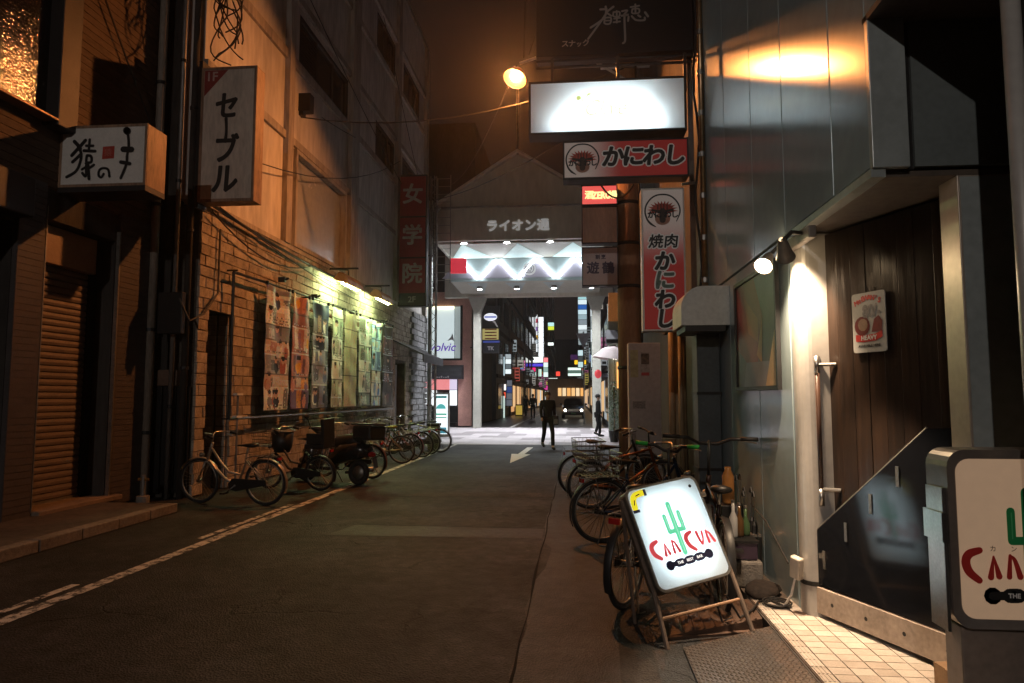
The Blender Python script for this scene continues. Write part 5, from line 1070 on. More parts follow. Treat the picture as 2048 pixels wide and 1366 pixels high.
# ================================================================== the street beyond the arcade
def far_block(label, x0, x1, y0, y1, h, mat, nwin=0, lit=()):
    t = thing('street_building', label, 'building', ((x0+x1)/2, (y0+y1)/2, 0), 0, 'buildings along the street beyond the arcade')
    MB().box(x0, x1, y0, y1, 0, h).build('wall', mat, t)
    side = x1 if x1 < 0 else x0; s = 1 if x1 < 0 else -1
    for f_ in range(int(h/3.2)):
        MB().box(side, side+s*.12, y0+.1, y1-.1, f_*3.2+2.9, f_*3.2+3.15).build('ledge', m_darkwall, t)
        for k in range(nwin):
            yy = y0+(y1-y0)*(k+.2)/nwin; lit_ = (f_, k) in lit
            MB().box(side, side+s*.06, yy, yy+(y1-y0)/nwin*.6, f_*3.2+.7, f_*3.2+2.5).build('window', EM('warm_window', (1, .62, .3), .8) if lit_ else m_lampglass, t)
    rb = random.Random(int(y0*7)+(1 if x1 < 0 else 0)); pal_ = [(.9, .97, 1), (1, .95, .85), (.8, .95, 1), (1, .55, .2), (1, .2, .15), (.3, .45, 1), (1, .82, .2), (.5, 1, .75), (1, .3, .6)]
    if y0 < 125 and not (x1 < 0 and y0 < 50):
        n = int((y1-y0)/1.5)
        for k in range(n):
            yy = y0+.4+k*1.5; c = rb.choice(pal_[:3]*3+pal_); w_ = rb.uniform(.3, .65); h_ = rb.uniform(.3, 1.5); z_ = rb.choice((2.9, 3.2, 4.2, 5.4, 6.8)); a_ = side; b_ = side+s*w_
            if rb.random() < .4: continue
            bo = MB().box(a_, b_, yy, yy+.18, z_, z_+h_).build('projecting_board', m_frame_dk, t)
            EMn = EM('board_%d_%d_%d_%d' % (c[0]*10, c[1]*10, c[2]*10, int(rb.random()*3)), c, rb.choice((.12, .3, .7)))
            MB().box(min(a_, b_)+.03, max(a_, b_)-.03, yy-.012, yy-.002, z_+.03, z_+h_-.03).build('face_panel', EMn, bo)
            for q_ in range(int(h_/.28)): MB().box(min(a_, b_)+.1*w_+.04, max(a_, b_)-.1*w_-.04, yy-.018, yy-.013, z_+.10+q_*.28, z_+.24+q_*.28).build('print_mark', m_ink, bo)
        for k in range(int((y1-y0)/3.1)):
            yy = y0+.3+k*3.1; c = rb.choice(((1, .62, .3), (1, .85, .65), (.85, .95, 1), (1, .5, .2)))
            if rb.random() < .8: MB().box(side, side+s*.05, yy, yy+2.3, .3, 2.5).build('shop_window', EM('shop_glow_%d_%d' % (c[1]*100, int(rb.random()*3)), c, rb.choice((.12, .35, .7))), t)
            MB().box(side, side+s*.35, yy-.1, yy+2.5, 2.55, 2.75).build('shop_canopy', m_awning, t)
    return t
mb1, mb2 = M('far_wall_brown', (.20, .15, .12), .7, var=.2, scale=.6, streak=4), M('far_wall_grey', (.12, .125, .14), .7, var=.2, scale=.6, streak=4)
far_block('dark grey block just behind the arcade column carrying the oval sign', -14, -5.45, 47, 56, 14, mb2, 2)
far_block('brown block with a lit entrance beyond the oval sign', -14, -5.3, 56.2, 70, 12, mb1, 3, ((0, 0), (0, 1)))
far_block('tall dark block behind the magenta shop signs', -14, -5.2, 70.2, 92, 24, mb2, 4, ((0, 2),))
far_block('brown tiled block beside the tall white sign columns', -14, -5.1, 92.2, 125, 20, mb1, 4, ((0, 0), (0, 1), (0, 3)))
far_block('dark tower at the far end of the street on the sign column side', -14, -5, 125.5, 170, 26, mb2, 3)
far_block('dark block behind the slim arcade column with stacked signs', 1.75, 12, 34.6, 50, 15, mb2, 3, ((0, 1),))
far_block('brown block with lit ground floor behind the dark car', 1.7, 12, 50.2, 74, 17, mb1, 3, ((0, 0), (0, 1), (0, 2)))
far_block('dark tower behind the yellow sign', 1.6, 12, 74.3, 120, 24, mb2, 4, ((0, 1), (0, 2)))
far_block('dark block closing the street on the car side', 1.2, 12, 120.5, 170, 20, mb1, 3)
far_block('dark wide block closing the end of the street', -4.8, 1.1, 172, 178, 16, mb2, 0)
def far_sign(label, x0, y0, x1, y1, Y, col, es, depth=.25, name='shop_sign', lines=None, txt=None, tcol=(.05, .05, .1)):
    a, b = pY(x0, y0, Y), pY(x1, y1, Y); xa, xb, za, zb = a.x, b.x, b.z, a.z
    t = thing(name, label, 'sign', ((xa+xb)/2, Y, za), 0, 'shop signs along the street beyond the arcade')
    MB().box(xa-.04, xb+.04, Y+.02, Y+depth, za-.04, zb+.04).build('casing', m_frame_dk, t)
    n = len(col) if isinstance(col, list) else 1; cl = col if isinstance(col, list) else [col]
    for i, c in enumerate(cl):
        z1_, z0_ = zb-(zb-za)*i/n, zb-(zb-za)*(i+1)/n
        cc = lin(c); nm = 'far_'+c+'_%d' % int(es*100)
        p = MB().box(xa, xb, Y, Y+.02, z0_+.02, z1_-.02).build('face_panel', M(nm, tuple(.4*v for v in cc), .5, var=0, emit=cc, es=es*1.3), t)
    if txt: text(txt, txt and min((zb-za)*.62, (xb-xa)/max(1, len(txt))*1.5), M('far_print_%d' % int(tcol[0]*100+tcol[2]*10), tcol, .5, var=0), t, ((xa+xb)/2, Y, (za+zb)/2), off=.01, bold=.01)
    if lines:
        for i in range(lines[0]):
            z = zb-(zb-za)*(i+.5)/lines[0]; h = (zb-za)/lines[0]*.22
            MB().box(xa+(xb-xa)*.15, xb-(xb-xa)*.12, Y-.012, Y-.002, z-h, z+h).build('print_band', M('band_'+lines[1], lines[1], .5, var=.6, scale=6), t)
    return t
# oval sign
t = thing('oval_sign', 'white oval sign with a blue band on a dark board', 'sign', (-4.5, 36, 6.5), 0, 'shop signs along the street beyond the arcade')
a = pY(981, 634, 36.0)
MB().box(a.x-.52, a.x+.48, 36.05, 36.3, a.z-.62, a.z+.6).build('board', m_signdark, t)
MB().disc((a.x, 36.0, a.z), (0, -1, 0), .36, 24, .36).build('oval_face', EM('oval_white', (.9, .93, 1), .95), t)
for o in t.children:
    if o.name.startswith('oval_face'): o.scale = (1, 1, .58); o.location.z = (a.z-6.5)*(1-.58)
MB().box(a.x-.32, a.x+.32, 35.985, 35.995, a.z-.05, a.z+.05).build('print_band', M('blue_band', (.2, .25, .6), .5, emit=(.3, .35, .8), es=.5), t)
shape([(.07, -.2), (.25, -.23), (.42, -.56), (.32, -.52), (.22, -.34)], M('grey_tail', (.35, .34, .36), .5, emit=(.5, .5, .5), es=.3), t, (a.x, 36.05, a.z), off=.006, name='tail_print')
far_sign('pale yellow sign with rows of red and green print under the oval sign', 965, 656, 997, 680, 36.1, '#b8ab6a', .55, lines=(4, '#a05a3a'))
far_sign('narrow blue strip sign under the pale yellow sign', 966, 681, 999, 686, 36.1, '#3a4a9a', .5)
far_sign('black sign with grey capital letters under the blue strip', 966, 689, 997, 705, 36.1, '#14141c', .4, txt='TK', tcol=(.45, .45, .48))
far_sign('pale blue upright sign with dark characters', 993, 713, 1009, 752, 52, '#c4dde4', .95, lines=(4, '#4a5a6a'))
far_sign('white rounded sign beside the pale blue upright sign', 1010, 708, 1022, 748, 53, ['#9aa4a8', '#e8f4f6', '#5a6468', '#e8f4f6'], .9)
tag(MB().box(-5.62, -3.95, 36.3, 36.36, 4.2, 4.26).build('sign_bracket', m_black), 'black bracket carrying the projecting signs on the pink corner', 'bracket')
far_sign('small amber lit doorway sign by the arcade column', 973, 724, 983, 748, 46.5, '#f0a050', .9)
far_sign('white square sign next to the yellow lantern figure', 1000, 768, 1012, 781, 52.3, '#fff4ec', 1.1)
far_sign('red orange sign with white print under the white square sign', 997, 784, 1011, 796, 52.2, '#ff5a3c', .9, lines=(1, '#f0e0d0'))
far_sign('grey upright banner with blue print by the road', 1014, 760, 1024, 812, 54, ['#8a8e9a', '#4a64b0', '#8a8e9a', '#8a8e9a'], .35)
far_sign('first of the tall sign columns, with coloured bands', 1063, 629, 1075, 704, 92, ['#e8eef0', '#a03048', '#d8d8dc', '#7a5aa0', '#e0e4e8', '#d8a840', '#b8c4cc', '#f4fbff', '#f4fbff'], .95)
far_sign('second tall sign column, all white', 1077, 634, 1087, 716, 93, ['#f4fbff']*8, 1.3)
far_sign('white horizontal sign below the sign columns', 1046, 714, 1086, 725, 85, '#f8fff8', 1.3)
far_sign('orange glowing sign under the white horizontal sign', 1030, 726, 1056, 735, 84, '#ff9a5a', 1.1)
far_sign('violet blue strip sign beside the orange sign', 1058, 727, 1086, 733, 84, '#5a4ae0', .8)
far_sign('magenta sign under the orange sign', 1052, 735, 1071, 743, 83.5, '#ff2a7a', .9)
far_sign('red and white upright sign beyond the white columns', 1087, 715, 1096, 754, 100, ['#ff8a90', '#e8fff8', '#90b0a8', '#e8fff8'], .9)
far_sign('pale green upright sign at the foot of the columns', 1078, 738, 1083, 753, 98, '#d0f0e0', .9)
far_sign('small white and yellow sign hanging over the dark road', 1096, 645, 1108, 660, 110, ['#c0f0f0', '#d8e83a'], .9)
far_sign('white glowing disc sign over the dark road', 1096, 685, 1107, 691, 118, '#f4fff8', 1.3)
far_sign('red signal square far down the street', 1112, 743, 1120, 752, 130, '#ff5040', 1.0)
far_sign('white pair of boards far down the street', 1097, 756, 1115, 767, 120, ['#f0fff4', '#e0f0e8'], .9)
far_sign('pink flag like sign far down the street', 1088, 771, 1098, 780, 110, '#e040a0', .8)
far_sign('stacked blue and white sign column by the slim arcade column', 1156, 589, 1174, 690, 60, ['#a8d8dc', '#e8fbff', '#2a60b0', '#d0ecf4', '#9ab4bc', '#88949c', '#f0fcff', '#a8b4b8', '#c8dce0', '#90a0a4'], .75)
far_sign('white lower half of the stacked sign column', 1156, 700, 1166, 735, 61, ['#d0ecf0', '#404848', '#c8e8e8'], .75)
far_sign('narrow white sign behind the slim arcade column', 1181, 608, 1186, 735, 50, ['#f0fcff', '#8a9a9e', '#f0fcff', '#60706e', '#d8ecec'], .8)
far_sign('purple dark sign by the yellow arrow sign', 1141, 709, 1158, 720, 70, '#4a2a5a', .5)
far_sign('bright yellow sign over the pavement', 1149, 720, 1172, 729, 69, '#ffc828', 1.0)
far_sign('pale green white board above the dark car', 1136, 735, 1162, 752, 75, ['#e8fff4', '#50685e', '#e8fff4'], 1.0)
t = thing('traffic_sign', 'grey back of a triangular road sign on its post', 'sign', (1, 40, 0)); a = pY(1167, 680, 40)
MB().extr([(a.x-.45, 40, a.z+.4), (a.x+.45, 40, a.z+.4), (a.x, 40, a.z-.5)], (0, .03, 0)).build('plate', M('sign_back', (.4, .4, .45), .5), t); MB().cyl((a.x, 40.05, 0), (a.x, 40.05, a.z+.5), .04, 8).build('post', m_steel, t)
# yellow figure lantern, A board, warm shop interiors
t = thing('lantern_figure', 'glowing yellow and orange lantern figure at a shop door', 'lantern', (-5.0, 50, 0)); a = pY(986, 775, 50)
MB().ell((a.x, 50, a.z+.3), .42, .3, .32, 14, 8).build('head', EM('lantern_yellow', (1, .62, .06), 1.0), t, smooth=True); MB().ell((a.x+.15, 49.9, a.z-.35), .38, .3, .35, 14, 8).build('body', EM('lantern_amber', (1, .78, .1), 1.1), t, smooth=True)
MB().ell((a.x-.35, 50, a.z-.1), .22, .2, .25, 12, 8).build('fan', EM('lantern_red', (1, .2, .05), .8), t, smooth=True); MB().cyl((a.x-.3, 50, 0), (a.x-.3, 50, a.z), .16, 10).build('post', EM('post_glow', (1, .45, .18), .35), t)
t = thing('lit_door_frame', 'white lit door frame beside the yellow lantern figure', 'door frame', (-4.6, 51, 0)); a, b = pY(986, 792, 51), pY(1008, 842, 51)
for x in (a.x, b.x): MB().box(x-.05, x+.05, 51, 51.1, 0, a.z).build('jamb', EM('door_glow', (.8, 1, .9), .8), t)
MB().box(a.x, b.x, 51.1, 51.2, 0, a.z).build('door', m_black, t)
t = thing('a_board', 'small yellow board standing on the pavement by the walkers', 'board', (-4, 52, 0)); a = pY(1038, 820, 55)
MB().box(a.x-.25, a.x+.25, 55, 55.06, .1, .85).build('face_panel', EM('board_yellow', (.9, .6, .1), .5), t); MB().box(a.x-.3, a.x+.3, 55.07, 55.2, 0, .95).build('stand', m_black, t)
t = thing('lit_shop_front', 'row of warm lit shop windows behind the dark car', 'shop front', (-.5, 78, 0))
for i in range(6):
    a, b = pY(1116+i*9, 776, 100), pY(1123+i*9, 792, 100); MB().box(a.x, b.x, 100, 100.1, b.z, a.z).build('window', EM('shop_warm_%d' % (i % 3), ((1, .6, .25), (1, .75, .45), (1, .5, .15))[i % 3], 1.0), t)
MB().box(-4, 1.2, 100.1, 100.6, 0, 4.2).build('wall', mb1, t)
# stall parasol, red lantern and plant by the slim column
t = thing('parasol', 'pale translucent parasol tilted over the shop stall', 'parasol', (1.5, 30, 0)); a = pY(1224, 712, 26)
mb = MB(); n_ = 12; cen = Vector((a.x+.1, 26, a.z+.45)); rim = [cen+Vector((.85*cos(2*pi*j/n_), .85*sin(2*pi*j/n_), -.62-.15*cos(2*pi*j/n_))) for j in range(n_)]; mid = [cen.lerp(p, .55)+Vector((0, 0, .10)) for p in rim]
mb.add([cen]+mid+rim, [(0, 1+j, 1+(j+1) % n_) for j in range(n_)]+[(1+j, 1+n_+j, 1+n_+(j+1) % n_, 1+(j+1) % n_) for j in range(n_)]); mb.build('canopy', M('parasol_pink', (.62, .52, .52), .6, var=.1), t, smooth=True); MB().cyl(cen, (cen.x, 26, 0), .02, 8).build('pole', m_steel, t)
a = pY(1196, 748, 26); tag(MB().ell((a.x, 26, a.z), .13, .13, .17, 14, 9).build('red_lantern', M('lantern_paper', (.5, .04, .05), .6, emit=(1, .1, .12), es=.5), smooth=True), 'round red paper lantern beside the slim arcade column', 'lantern')
t = thing('potted_plant', 'bushy green potted plant against the pole side of the stall', 'plant', (1.45, 24, 0)); a = pY(1228, 800, 24)
MB().lathe([(.14, 0), (.2, .38), (.22, .40)], (a.x, 24, 0), 14).build('pot', m_signdark, t); MB().cyl((a.x, 24, .3), (a.x, 24, 1.9), .02, 6).build('stem', m_box, t)
mb = MB()
for i in range(420):
    z = random.uniform(.35, 2.1); r = .30*(1-abs(z-1.1)/1.5)*random.random()**.5; th = random.uniform(0, 2*pi); c = Vector((a.x+r*cos(th), 24+r*sin(th), z)); d = Vector((cos(th), sin(th), random.uniform(-.6, .5))).normalized()*.11; e = d.cross(Vector((0, 0, 1))).normalized()*.022
    mb.quad(c-d*.3, c+d*.3+e, c+d, c+d*.3-e)
mb.build('foliage', m_leaf, t)

# ================================================================== bicycles
_share = {}
def shared(key, fn):
    if key not in _share: _share[key] = fn()
    return _share[key]
def circle(c, r, n=40, axis='y'): return [(c[0]+r*cos(2*pi*i/n), c[1], c[2]+r*sin(2*pi*i/n)) for i in range(n)]
def wheel_meshes(r):
    ty = MB().tube(circle((0, 0, 0), r-.018, 44), .019, 8, closed=True).mesh('tyre', m_rubber, True)
    ri = MB().tube(circle((0, 0, 0), r-.045, 44), .010, 6, closed=True).mesh('rim', m_steel, True)
    sp = MB()
    for i in range(28):
        a = 2*pi*i/28; b = a+(.45 if i % 2 else -.45); sp.tube([(.02*cos(b), .022*(1 if i % 4 < 2 else -1), .02*sin(b)), ((r-.05)*cos(a), 0, (r-.05)*sin(a))], .0022, 3, caps=False)
    spm = sp.mesh('spokes', m_steel); hu = MB().cyl((0, -.05, 0), (0, .05, 0), .022, 10).mesh('hub', m_steel, True)
    return ty, ri, spm, hu
def put(me, name, root, loc=(0, 0, 0), rot=(0, 0, 0)): return piece(me, name, root, loc, rot)
def bicycle(label, x, y, head, frame_col='#9a8f82', r=.335, wb=1.08, lean=0., style='city', basket=False, rear_basket=False, child_seat=False, group='bicycles parked along the brick wall', saddle=None, grip=None, bar_h=1.02, bar_w=.56, steer=0., rack=True, guard=True, z=0.):
    """A bicycle: local +x is forwards, origin on the ground midway between the wheels."""
    bk = thing('bicycle', label, 'bicycle', (x, y, z), 0, group, rot=(lean, 0, head))
    mf = M('paint_'+frame_col, frame_col, .35, metal=.5, var=.1)
    xf, xr = wb/2, -wb/2; ws = shared(('w', r), lambda: wheel_meshes(r))
    bb = (-.10, 0, .29); st = (-.24, 0, .62); ht = (xf-.20, 0, .83); hb = (xf-.135, 0, .62)
    def wheel(px_, root_rot=0):
        w = bpy.data.objects.new('wheel', ws[0]); C.objects.link(w); w.parent = bk; w.location = (px_, 0, r); w.rotation_euler = (0, random.uniform(0, 6), 0) if not root_rot else (0, 0, root_rot)
        for me, n in zip(ws[1:], ('rim', 'spokes', 'hub')): piece(me, n, w)
        return w
    wheel(xr); wheel(xf, steer)
    key = (style, r, wb, frame_col, bar_h, bar_w, grip)
    def fr():
        mb = MB()
        if style == 'city':
            mb.tube([hb, (xf-.30, 0, .50), (.10, 0, .36), bb], .022, 8).tube([ht, (xf-.36, 0, .62), (.05, 0, .47), (-.16, 0, .44)], .018, 8)
        else: mb.tube([hb, bb], .021, 8).tube([ht, (-.225, 0, .70)], .018, 8)
        mb.tube([bb, st, (-.25, 0, .74)], .018, 8).tube([hb, ht, (xf-.225, 0, .90)], .022, 8)
        for s in (-.045, .045):
            mb.tube([(bb[0], s*.6, bb[2]), (xr, s, r)], .011, 6).tube([(-.235, s*.4, .66), (xr, s, r)], .010, 6)
        return mb.mesh('frame', mf, True)
    put(shared(('f',)+key, fr), 'frame', bk)
    def fk():
        mb = MB()
        for s in (-.05, .05): mb.tube([(xf-.135, s*.9, .62), (xf-.085, s, .50), (xf-.01, s, r)], [.014, .013, .010], 8)
        return mb.tube([(xf-.14, -.05, .62), (xf-.14, .05, .62)], .016, 8).mesh('fork', mf if style != 'city' else m_chrome, True)
    put(shared(('k',)+key, fk), 'fork', bk)
    def hbm():
        hx = xf-.235; h = bar_w/2; mb = MB().tube([(hx+.02, 0, .88), (hx, 0, bar_h)], .013, 8)
        if style == 'city': mb.tube([(hx-.20, -h, bar_h-.02), (hx-.08, -h*.92, bar_h+.02), (hx+.05, -h*.45, bar_h+.03), (hx, 0, bar_h), (hx+.05, h*.45, bar_h+.03), (hx-.08, h*.92, bar_h+.02), (hx-.20, h, bar_h-.02)], .0115, 8)
        else: mb.tube([(hx-.05, -h, bar_h+.03), (hx-.01, -h*.45, bar_h+.02), (hx+.06, -h*.2, bar_h-.03), (hx+.06, h*.2, bar_h-.03), (hx-.01, h*.45, bar_h+.02), (hx-.05, h, bar_h+.03)], .014, 8)
        return mb.mesh('handlebar', m_chrome if style == 'city' else m_black, True)
    hbo = put(shared(('h',)+key, hbm), 'handlebar', bk); mg = M('grip_'+(grip or 'black'), grip or '#101010', .6, var=.1)
    for s in (-1, 1):
        hx = xf-.235; h = bar_w/2*s
        p0, p1 = ((hx-.20, h, bar_h-.02), (hx-.10, h*.94, bar_h+.012)) if style == 'city' else ((hx-.05, h, bar_h+.03), (hx-.025, h*.64, bar_h+.025))
        gm = MB().cyl(p0, p1, .018, 8).mesh('grip', mg, True); piece(gm, 'grip', hbo)
        piece(MB().tube([(p1[0]+.02, p1[1]*.9, p1[2]), (p1[0]+.06, p1[1]*.95, p1[2]-.02), (p0[0]+.06, p0[1], p0[2]-.035)], .006, 5).mesh('brake_lever', m_steel), 'brake_lever', hbo)
    def sd():
        mb = MB().tube([(-.42, 0, .845), (-.38, 0, .875), (-.30, 0, .868), (-.20, 0, .865), (-.10, 0, .86)], [.05, .085, .075, .035, .018], 10); mb.v = [(x, y, .866+(z-.866)*.42) for x, y, z in mb.v]
        return mb.mesh('saddle', M('saddle_'+(saddle or 'black'), saddle or '#141312', .45, var=.15), True)
    so = put(shared(('s', saddle), sd), 'saddle', bk)
    for v in range(1): so.scale = (1, 1, 1)
    put(shared('sp', lambda: MB().cyl((-.25, 0, .70), (-.268, 0, .85), .013, 8).mesh('seat_post', m_chrome, True)), 'seat_post', bk)
    def ckm():
        mb = MB().lathe([(.085, -.005), (.085, .005)], (bb[0], .06, bb[2]), 20, 'y').cyl((bb[0], -.08, bb[2]), (bb[0], .08, bb[2]), .018, 8)
        for s in (-1, 1): mb.tube([(bb[0], .085*s, bb[2]), (bb[0]+.13*s, .095*s, bb[2]-.10*s)], .010, 6)
        return mb.mesh('crank', m_steel, True)
    ck = put(shared('ck', ckm), 'crank', bk)
    for s in (-1, 1): piece(MB().box(bb[0]+.13*s-.04, bb[0]+.13*s+.04, min(.10*s, .19*s), max(.10*s, .19*s), bb[2]-.10*s-.012, bb[2]-.10*s+.012).mesh('pedal', m_blackp), 'pedal', ck)
    if guard:
        put(shared(('cg', wb), lambda: MB().extr([(bb[0]+.11, .062, bb[2]+.02), (bb[0]+.05, .062, bb[2]+.10), (bb[0]-.05, .062, bb[2]+.10), (xr-.05, .062, r+.045), (xr-.06, .062, r-.03), (bb[0]-.02, .062, bb[2]-.08), (bb[0]+.09, .062, bb[2]-.06)], (0, .014, 0)).mesh('chain_guard', m_blackp)), 'chain_guard', bk)
        def mgm(px_, a0, a1):
            mb = MB(); n = 14; o = 0
            for i in range(n+1):
                a = radians(a0+(a1-a0)*i/n)
                for wdt in (-.028, 0, .028): mb.v.append((px_+(r+.022-abs(wdt)*.25)*cos(a), wdt, r+(r+.022-abs(wdt)*.25)*sin(a)))
            for i in range(n):
                for j in range(2): mb.f.append((i*3+j, i*3+j+1, i*3+j+4, i*3+j+3))
            return mb.mesh('mudguard', mf if style == 'city' else m_blackp, True)
        put(shared(('mr',)+key, lambda: mgm(xr, 40, 205)), 'mudguard', bk); put(shared(('mf',)+key, lambda: mgm(xf, 25, 150)), 'mudguard', bk)
    if rack:
        def rk():
            mb = MB()
            for s in (-.06, .06): mb.tube([(-.26, s, .68), (-.36, s, .715), (xr-.22, s, .715)], .007, 6).tube([(xr, s, r), (xr-.10, s, .715)], .006, 6)
            for k in range(4): mb.cyl((-.40-.09*k, -.06, .715), (-.40-.09*k, .06, .715), .006, 6)
            return mb.mesh('rear_rack', m_steel)
        put(shared(('rk', wb), rk), 'rear_rack', bk)
        put(shared(('rl', wb), lambda: MB().box(xr-.25, xr-.22, -.04, .04, .66, .70).mesh('rear_reflector', M('reflector_red', (.35, .015, .015), .25, var=0))), 'rear_reflector', bk)
    def bsk(x0, x1, hw, z0, z1):
        mb = MB()
        for k in range(5):
            z = z0+(z1-z0)*k/4; g = .85+.15*k/4; xm = (x0+x1)/2; hx = (x1-x0)/2*g; mb.tube([(xm-hx, -hw*g, z), (xm+hx, -hw*g, z), (xm+hx, hw*g, z), (xm-hx, hw*g, z), (xm-hx, -hw*g, z)], .005, 4)
        xm = (x0+x1)/2; hx = (x1-x0)/2
        for i in range(8):
            u = -1+2*i/7
            for a, b in ((u*hx, -hw), (u*hx, hw)): mb.cyl((xm+a*.85, b*.85, z0), (xm+a, b, z1), .003, 4)
            for a, b in ((-hx, u*hw), (hx, u*hw)): mb.cyl((xm+a*.85, b*.85, z0), (xm+a, b, z1), .003, 4)
            mb.cyl((xm+u*hx*.85, -hw*.85, z0), (xm+u*hx*.85, hw*.85, z0), .003, 4)
        return mb.mesh('basket', m_steel)
    if basket: put(shared(('bf', wb), lambda: bsk(xf-.12, xf+.20, .18, .74, .98)), 'basket', bk)
    if rear_basket: put(shared(('br', wb), lambda: bsk(xr-.24, xr+.16, .18, .73, .98)), 'rear_basket', bk)
    if child_seat:
        cs_ = MB(); cs_.box(xr-.16, xr+.18, -.17, .17, .73, .80).box(xr-.20, xr-.14, -.17, .17, .73, 1.22)
        for s in (-.17, .14): cs_.box(xr-.16, xr+.14, s, s+.03, .80, .98)
        link('child_seat', cs_.mesh('child_seat', m_blackp), bk, bevel=.025)
    put(shared(('ks', wb), lambda: MB().tube([(xr+.02, -.06, r-.02), (xr-.10, -.14, .02), (xr-.02, -.16, .012)], .009, 6).mesh('kickstand', m_steel)), 'kickstand', bk)
    put(shared(('hl', wb, bar_h), lambda: MB().lathe([(.02, -.05), (.035, .0), (.03, .01)], (xf-.03, 0, .72), 12, 'x').mesh('headlight', m_steel, True)), 'headlight', bk)
    return bk
W1 = radians(171)
bicycle('silver low step bicycle, nearest the shutter building, its front wheel at the niche', -5.03, 9.72, radians(172), '#b0a494', wb=1.10, lean=radians(-3), group='bicycles parked along the brick wall')
bicycle('dark small wheeled bicycle with a child seat between the silver bicycle and the scooter', -4.78, 11.35, radians(168), '#2a2624', r=.29, wb=1.02, lean=radians(-4), child_seat=True, basket=True)
bicycle('dark bicycle half hidden behind the parked scooter', -4.45, 13.1, radians(166), '#6a4a3a', lean=radians(-4), saddle='#2e4420')
bicycle('bicycle with a yellowish saddle and thin pale wheels under the second wall lamp', -4.62, 15.95, radians(176), '#8a7a5a', lean=radians(-5), saddle='#8a8a2a', rear_basket=False, style='sport', guard=False, rack=False)
bicycle('rusty red framed bicycle beyond the yellowish saddled one', -4.60, 16.75, radians(172), '#7a3a30', lean=radians(-3), basket=True)
bicycle('dark green bicycle, third from the waste bin end of the row', -4.52, 17.6, radians(173), '#2c3a2c', lean=radians(-4), basket=True, saddle='#22321c')
bicycle('grey bicycle next to last in the row by the waste bin', -4.5, 18.5, radians(170), '#8a8c8a', lean=radians(-4))
bicycle('pale green lit bicycle at the waste bin end of the row', -4.35, 19.2, radians(176), '#a0a890', lean=radians(-3), style='sport', guard=True, rack=False)
G2 = 'bicycles parked by the metal wall'
bicycle('black bicycle with its saddle turned to the street, farthest along the metal wall side', .58, 11.1, radians(8), '#1c1a19', lean=radians(4), group=G2)
bicycle('bicycle with a rusty wire basket and copper coloured frame before the notice cabinet', .72, 9.95, radians(14), '#8a5028', lean=radians(5), rear_basket=True, group=G2, style='sport', bar_h=1.08)
bicycle('blue framed bicycle with a big thin wheel standing out into the road', .78, 7.75, radians(20), '#1e3048', r=.35, lean=radians(3), rear_basket=True, group=G2)
bicycle('black bicycle with bright green handlebar grips behind the lit frame sign', .62, 5.75, radians(62), '#161616', group=G2, style='sport', grip='#1f9a3a', bar_h=1.14, bar_w=.56, guard=True, rack=True, lean=radians(2))
bicycle('dark bicycle with wide black straight handlebars against the metal wall', 1.10, 5.78, radians(87), '#2a1a18', group=G2, style='sport', bar_h=1.20, bar_w=.80, guard=True, lean=radians(2), rack=False)

# ------------------------------------------------------------------ scooter
sc = thing('motor_scooter', 'black motor scooter with a big rear box parked tail outwards among the bicycles', 'scooter', (-4.45, 12.25, 0), 0, None, rot=(radians(3), 0, radians(158)))
def ps(mb, name, mat, **k): return mb.build(name, mat, sc, w=False, **k)
for x in (-.62, .62):
    w = MB().tube(circle((x, 0, .22), .175, 28), .05, 8, closed=True).build('wheel', m_rubber, sc, w=False, smooth=True)
    MB().lathe([(.12, -.03), (.13, 0), (.12, .03)], (x, 0, .22), 18, 'y').build('rim', m_steel, w, w=False, smooth=True)
ps(MB().tube([(-.85, 0, .60), (-.62, 0, .62), (-.3, 0, .58), (-.05, 0, .46), (.02, 0, .32)], [.09, .17, .19, .15, .10], 14), 'body', M('scooter_black', (.022, .02, .022), .2, var=.1, coat=.5), smooth=True)
ps(MB().box(-.05, .42, -.14, .14, .24, .30), 'footboard', m_blackp, bevel=.02)
ps(MB().tube([(.40, 0, .28), (.50, 0, .55), (.46, 0, .86)], [.15, .19, .13], 14), 'leg_shield', _mats['scooter_black'], smooth=True)
ps(MB().tube([(-.68, 0, .76), (-.45, 0, .78), (-.12, 0, .75), (.0, 0, .70)], [.09, .13, .12, .06], 12), 'seat', m_blackp, smooth=True)
ps(MB().tube([(.5, 0, .3), (.62, 0, .22)], .03, 8), 'fork', m_steel); ps(MB().tube([(.46, 0, .42), (.62, 0, .43), (.78, 0, .38)], [.06, .08, .05], 10), 'front_mudguard', _mats['scooter_black'], smooth=True)
hbs = ps(MB().tube([(.30, -.33, .99), (.40, -.18, 1.0), (.42, 0, .96), (.40, .18, 1.0), (.30, .33, .99)], [.018, .02, .07, .02, .018], 10), 'handlebar', m_blackp, smooth=True)
for s in (-1, 1): MB().tube([(.40, .2*s, 1.0), (.42, .27*s, 1.16)], .006, 6).ell((.42, .29*s, 1.2), .02, .06, .045, 10, 6).build('mirror', m_blackp, hbs, w=False)
ps(MB().box(-1.02, -.60, -.23, .23, .80, 1.06), 'rear_box', M('box_black', (.02, .02, .02), .35, var=.1), bevel=.04); ps(MB().box(-1.04, -.58, -.245, .245, 1.065, 1.10), 'box_lid', m_blackp, bevel=.02)
ps(MB().ell((-.90, 0, .55), .05, .10, .05, 12, 8), 'tail_light', M('tail_red', (.45, .01, .01), .15, var=0), smooth=True)
ps(MB().tube([(-.95, 0, .50), (-1.0, 0, .32)], .05, 4), 'number_plate', m_blackp); ps(MB().tube([(-.2, -.14, .2), (-.8, -.17, .28)], [.03, .05], 10), 'exhaust', m_steel, smooth=True)
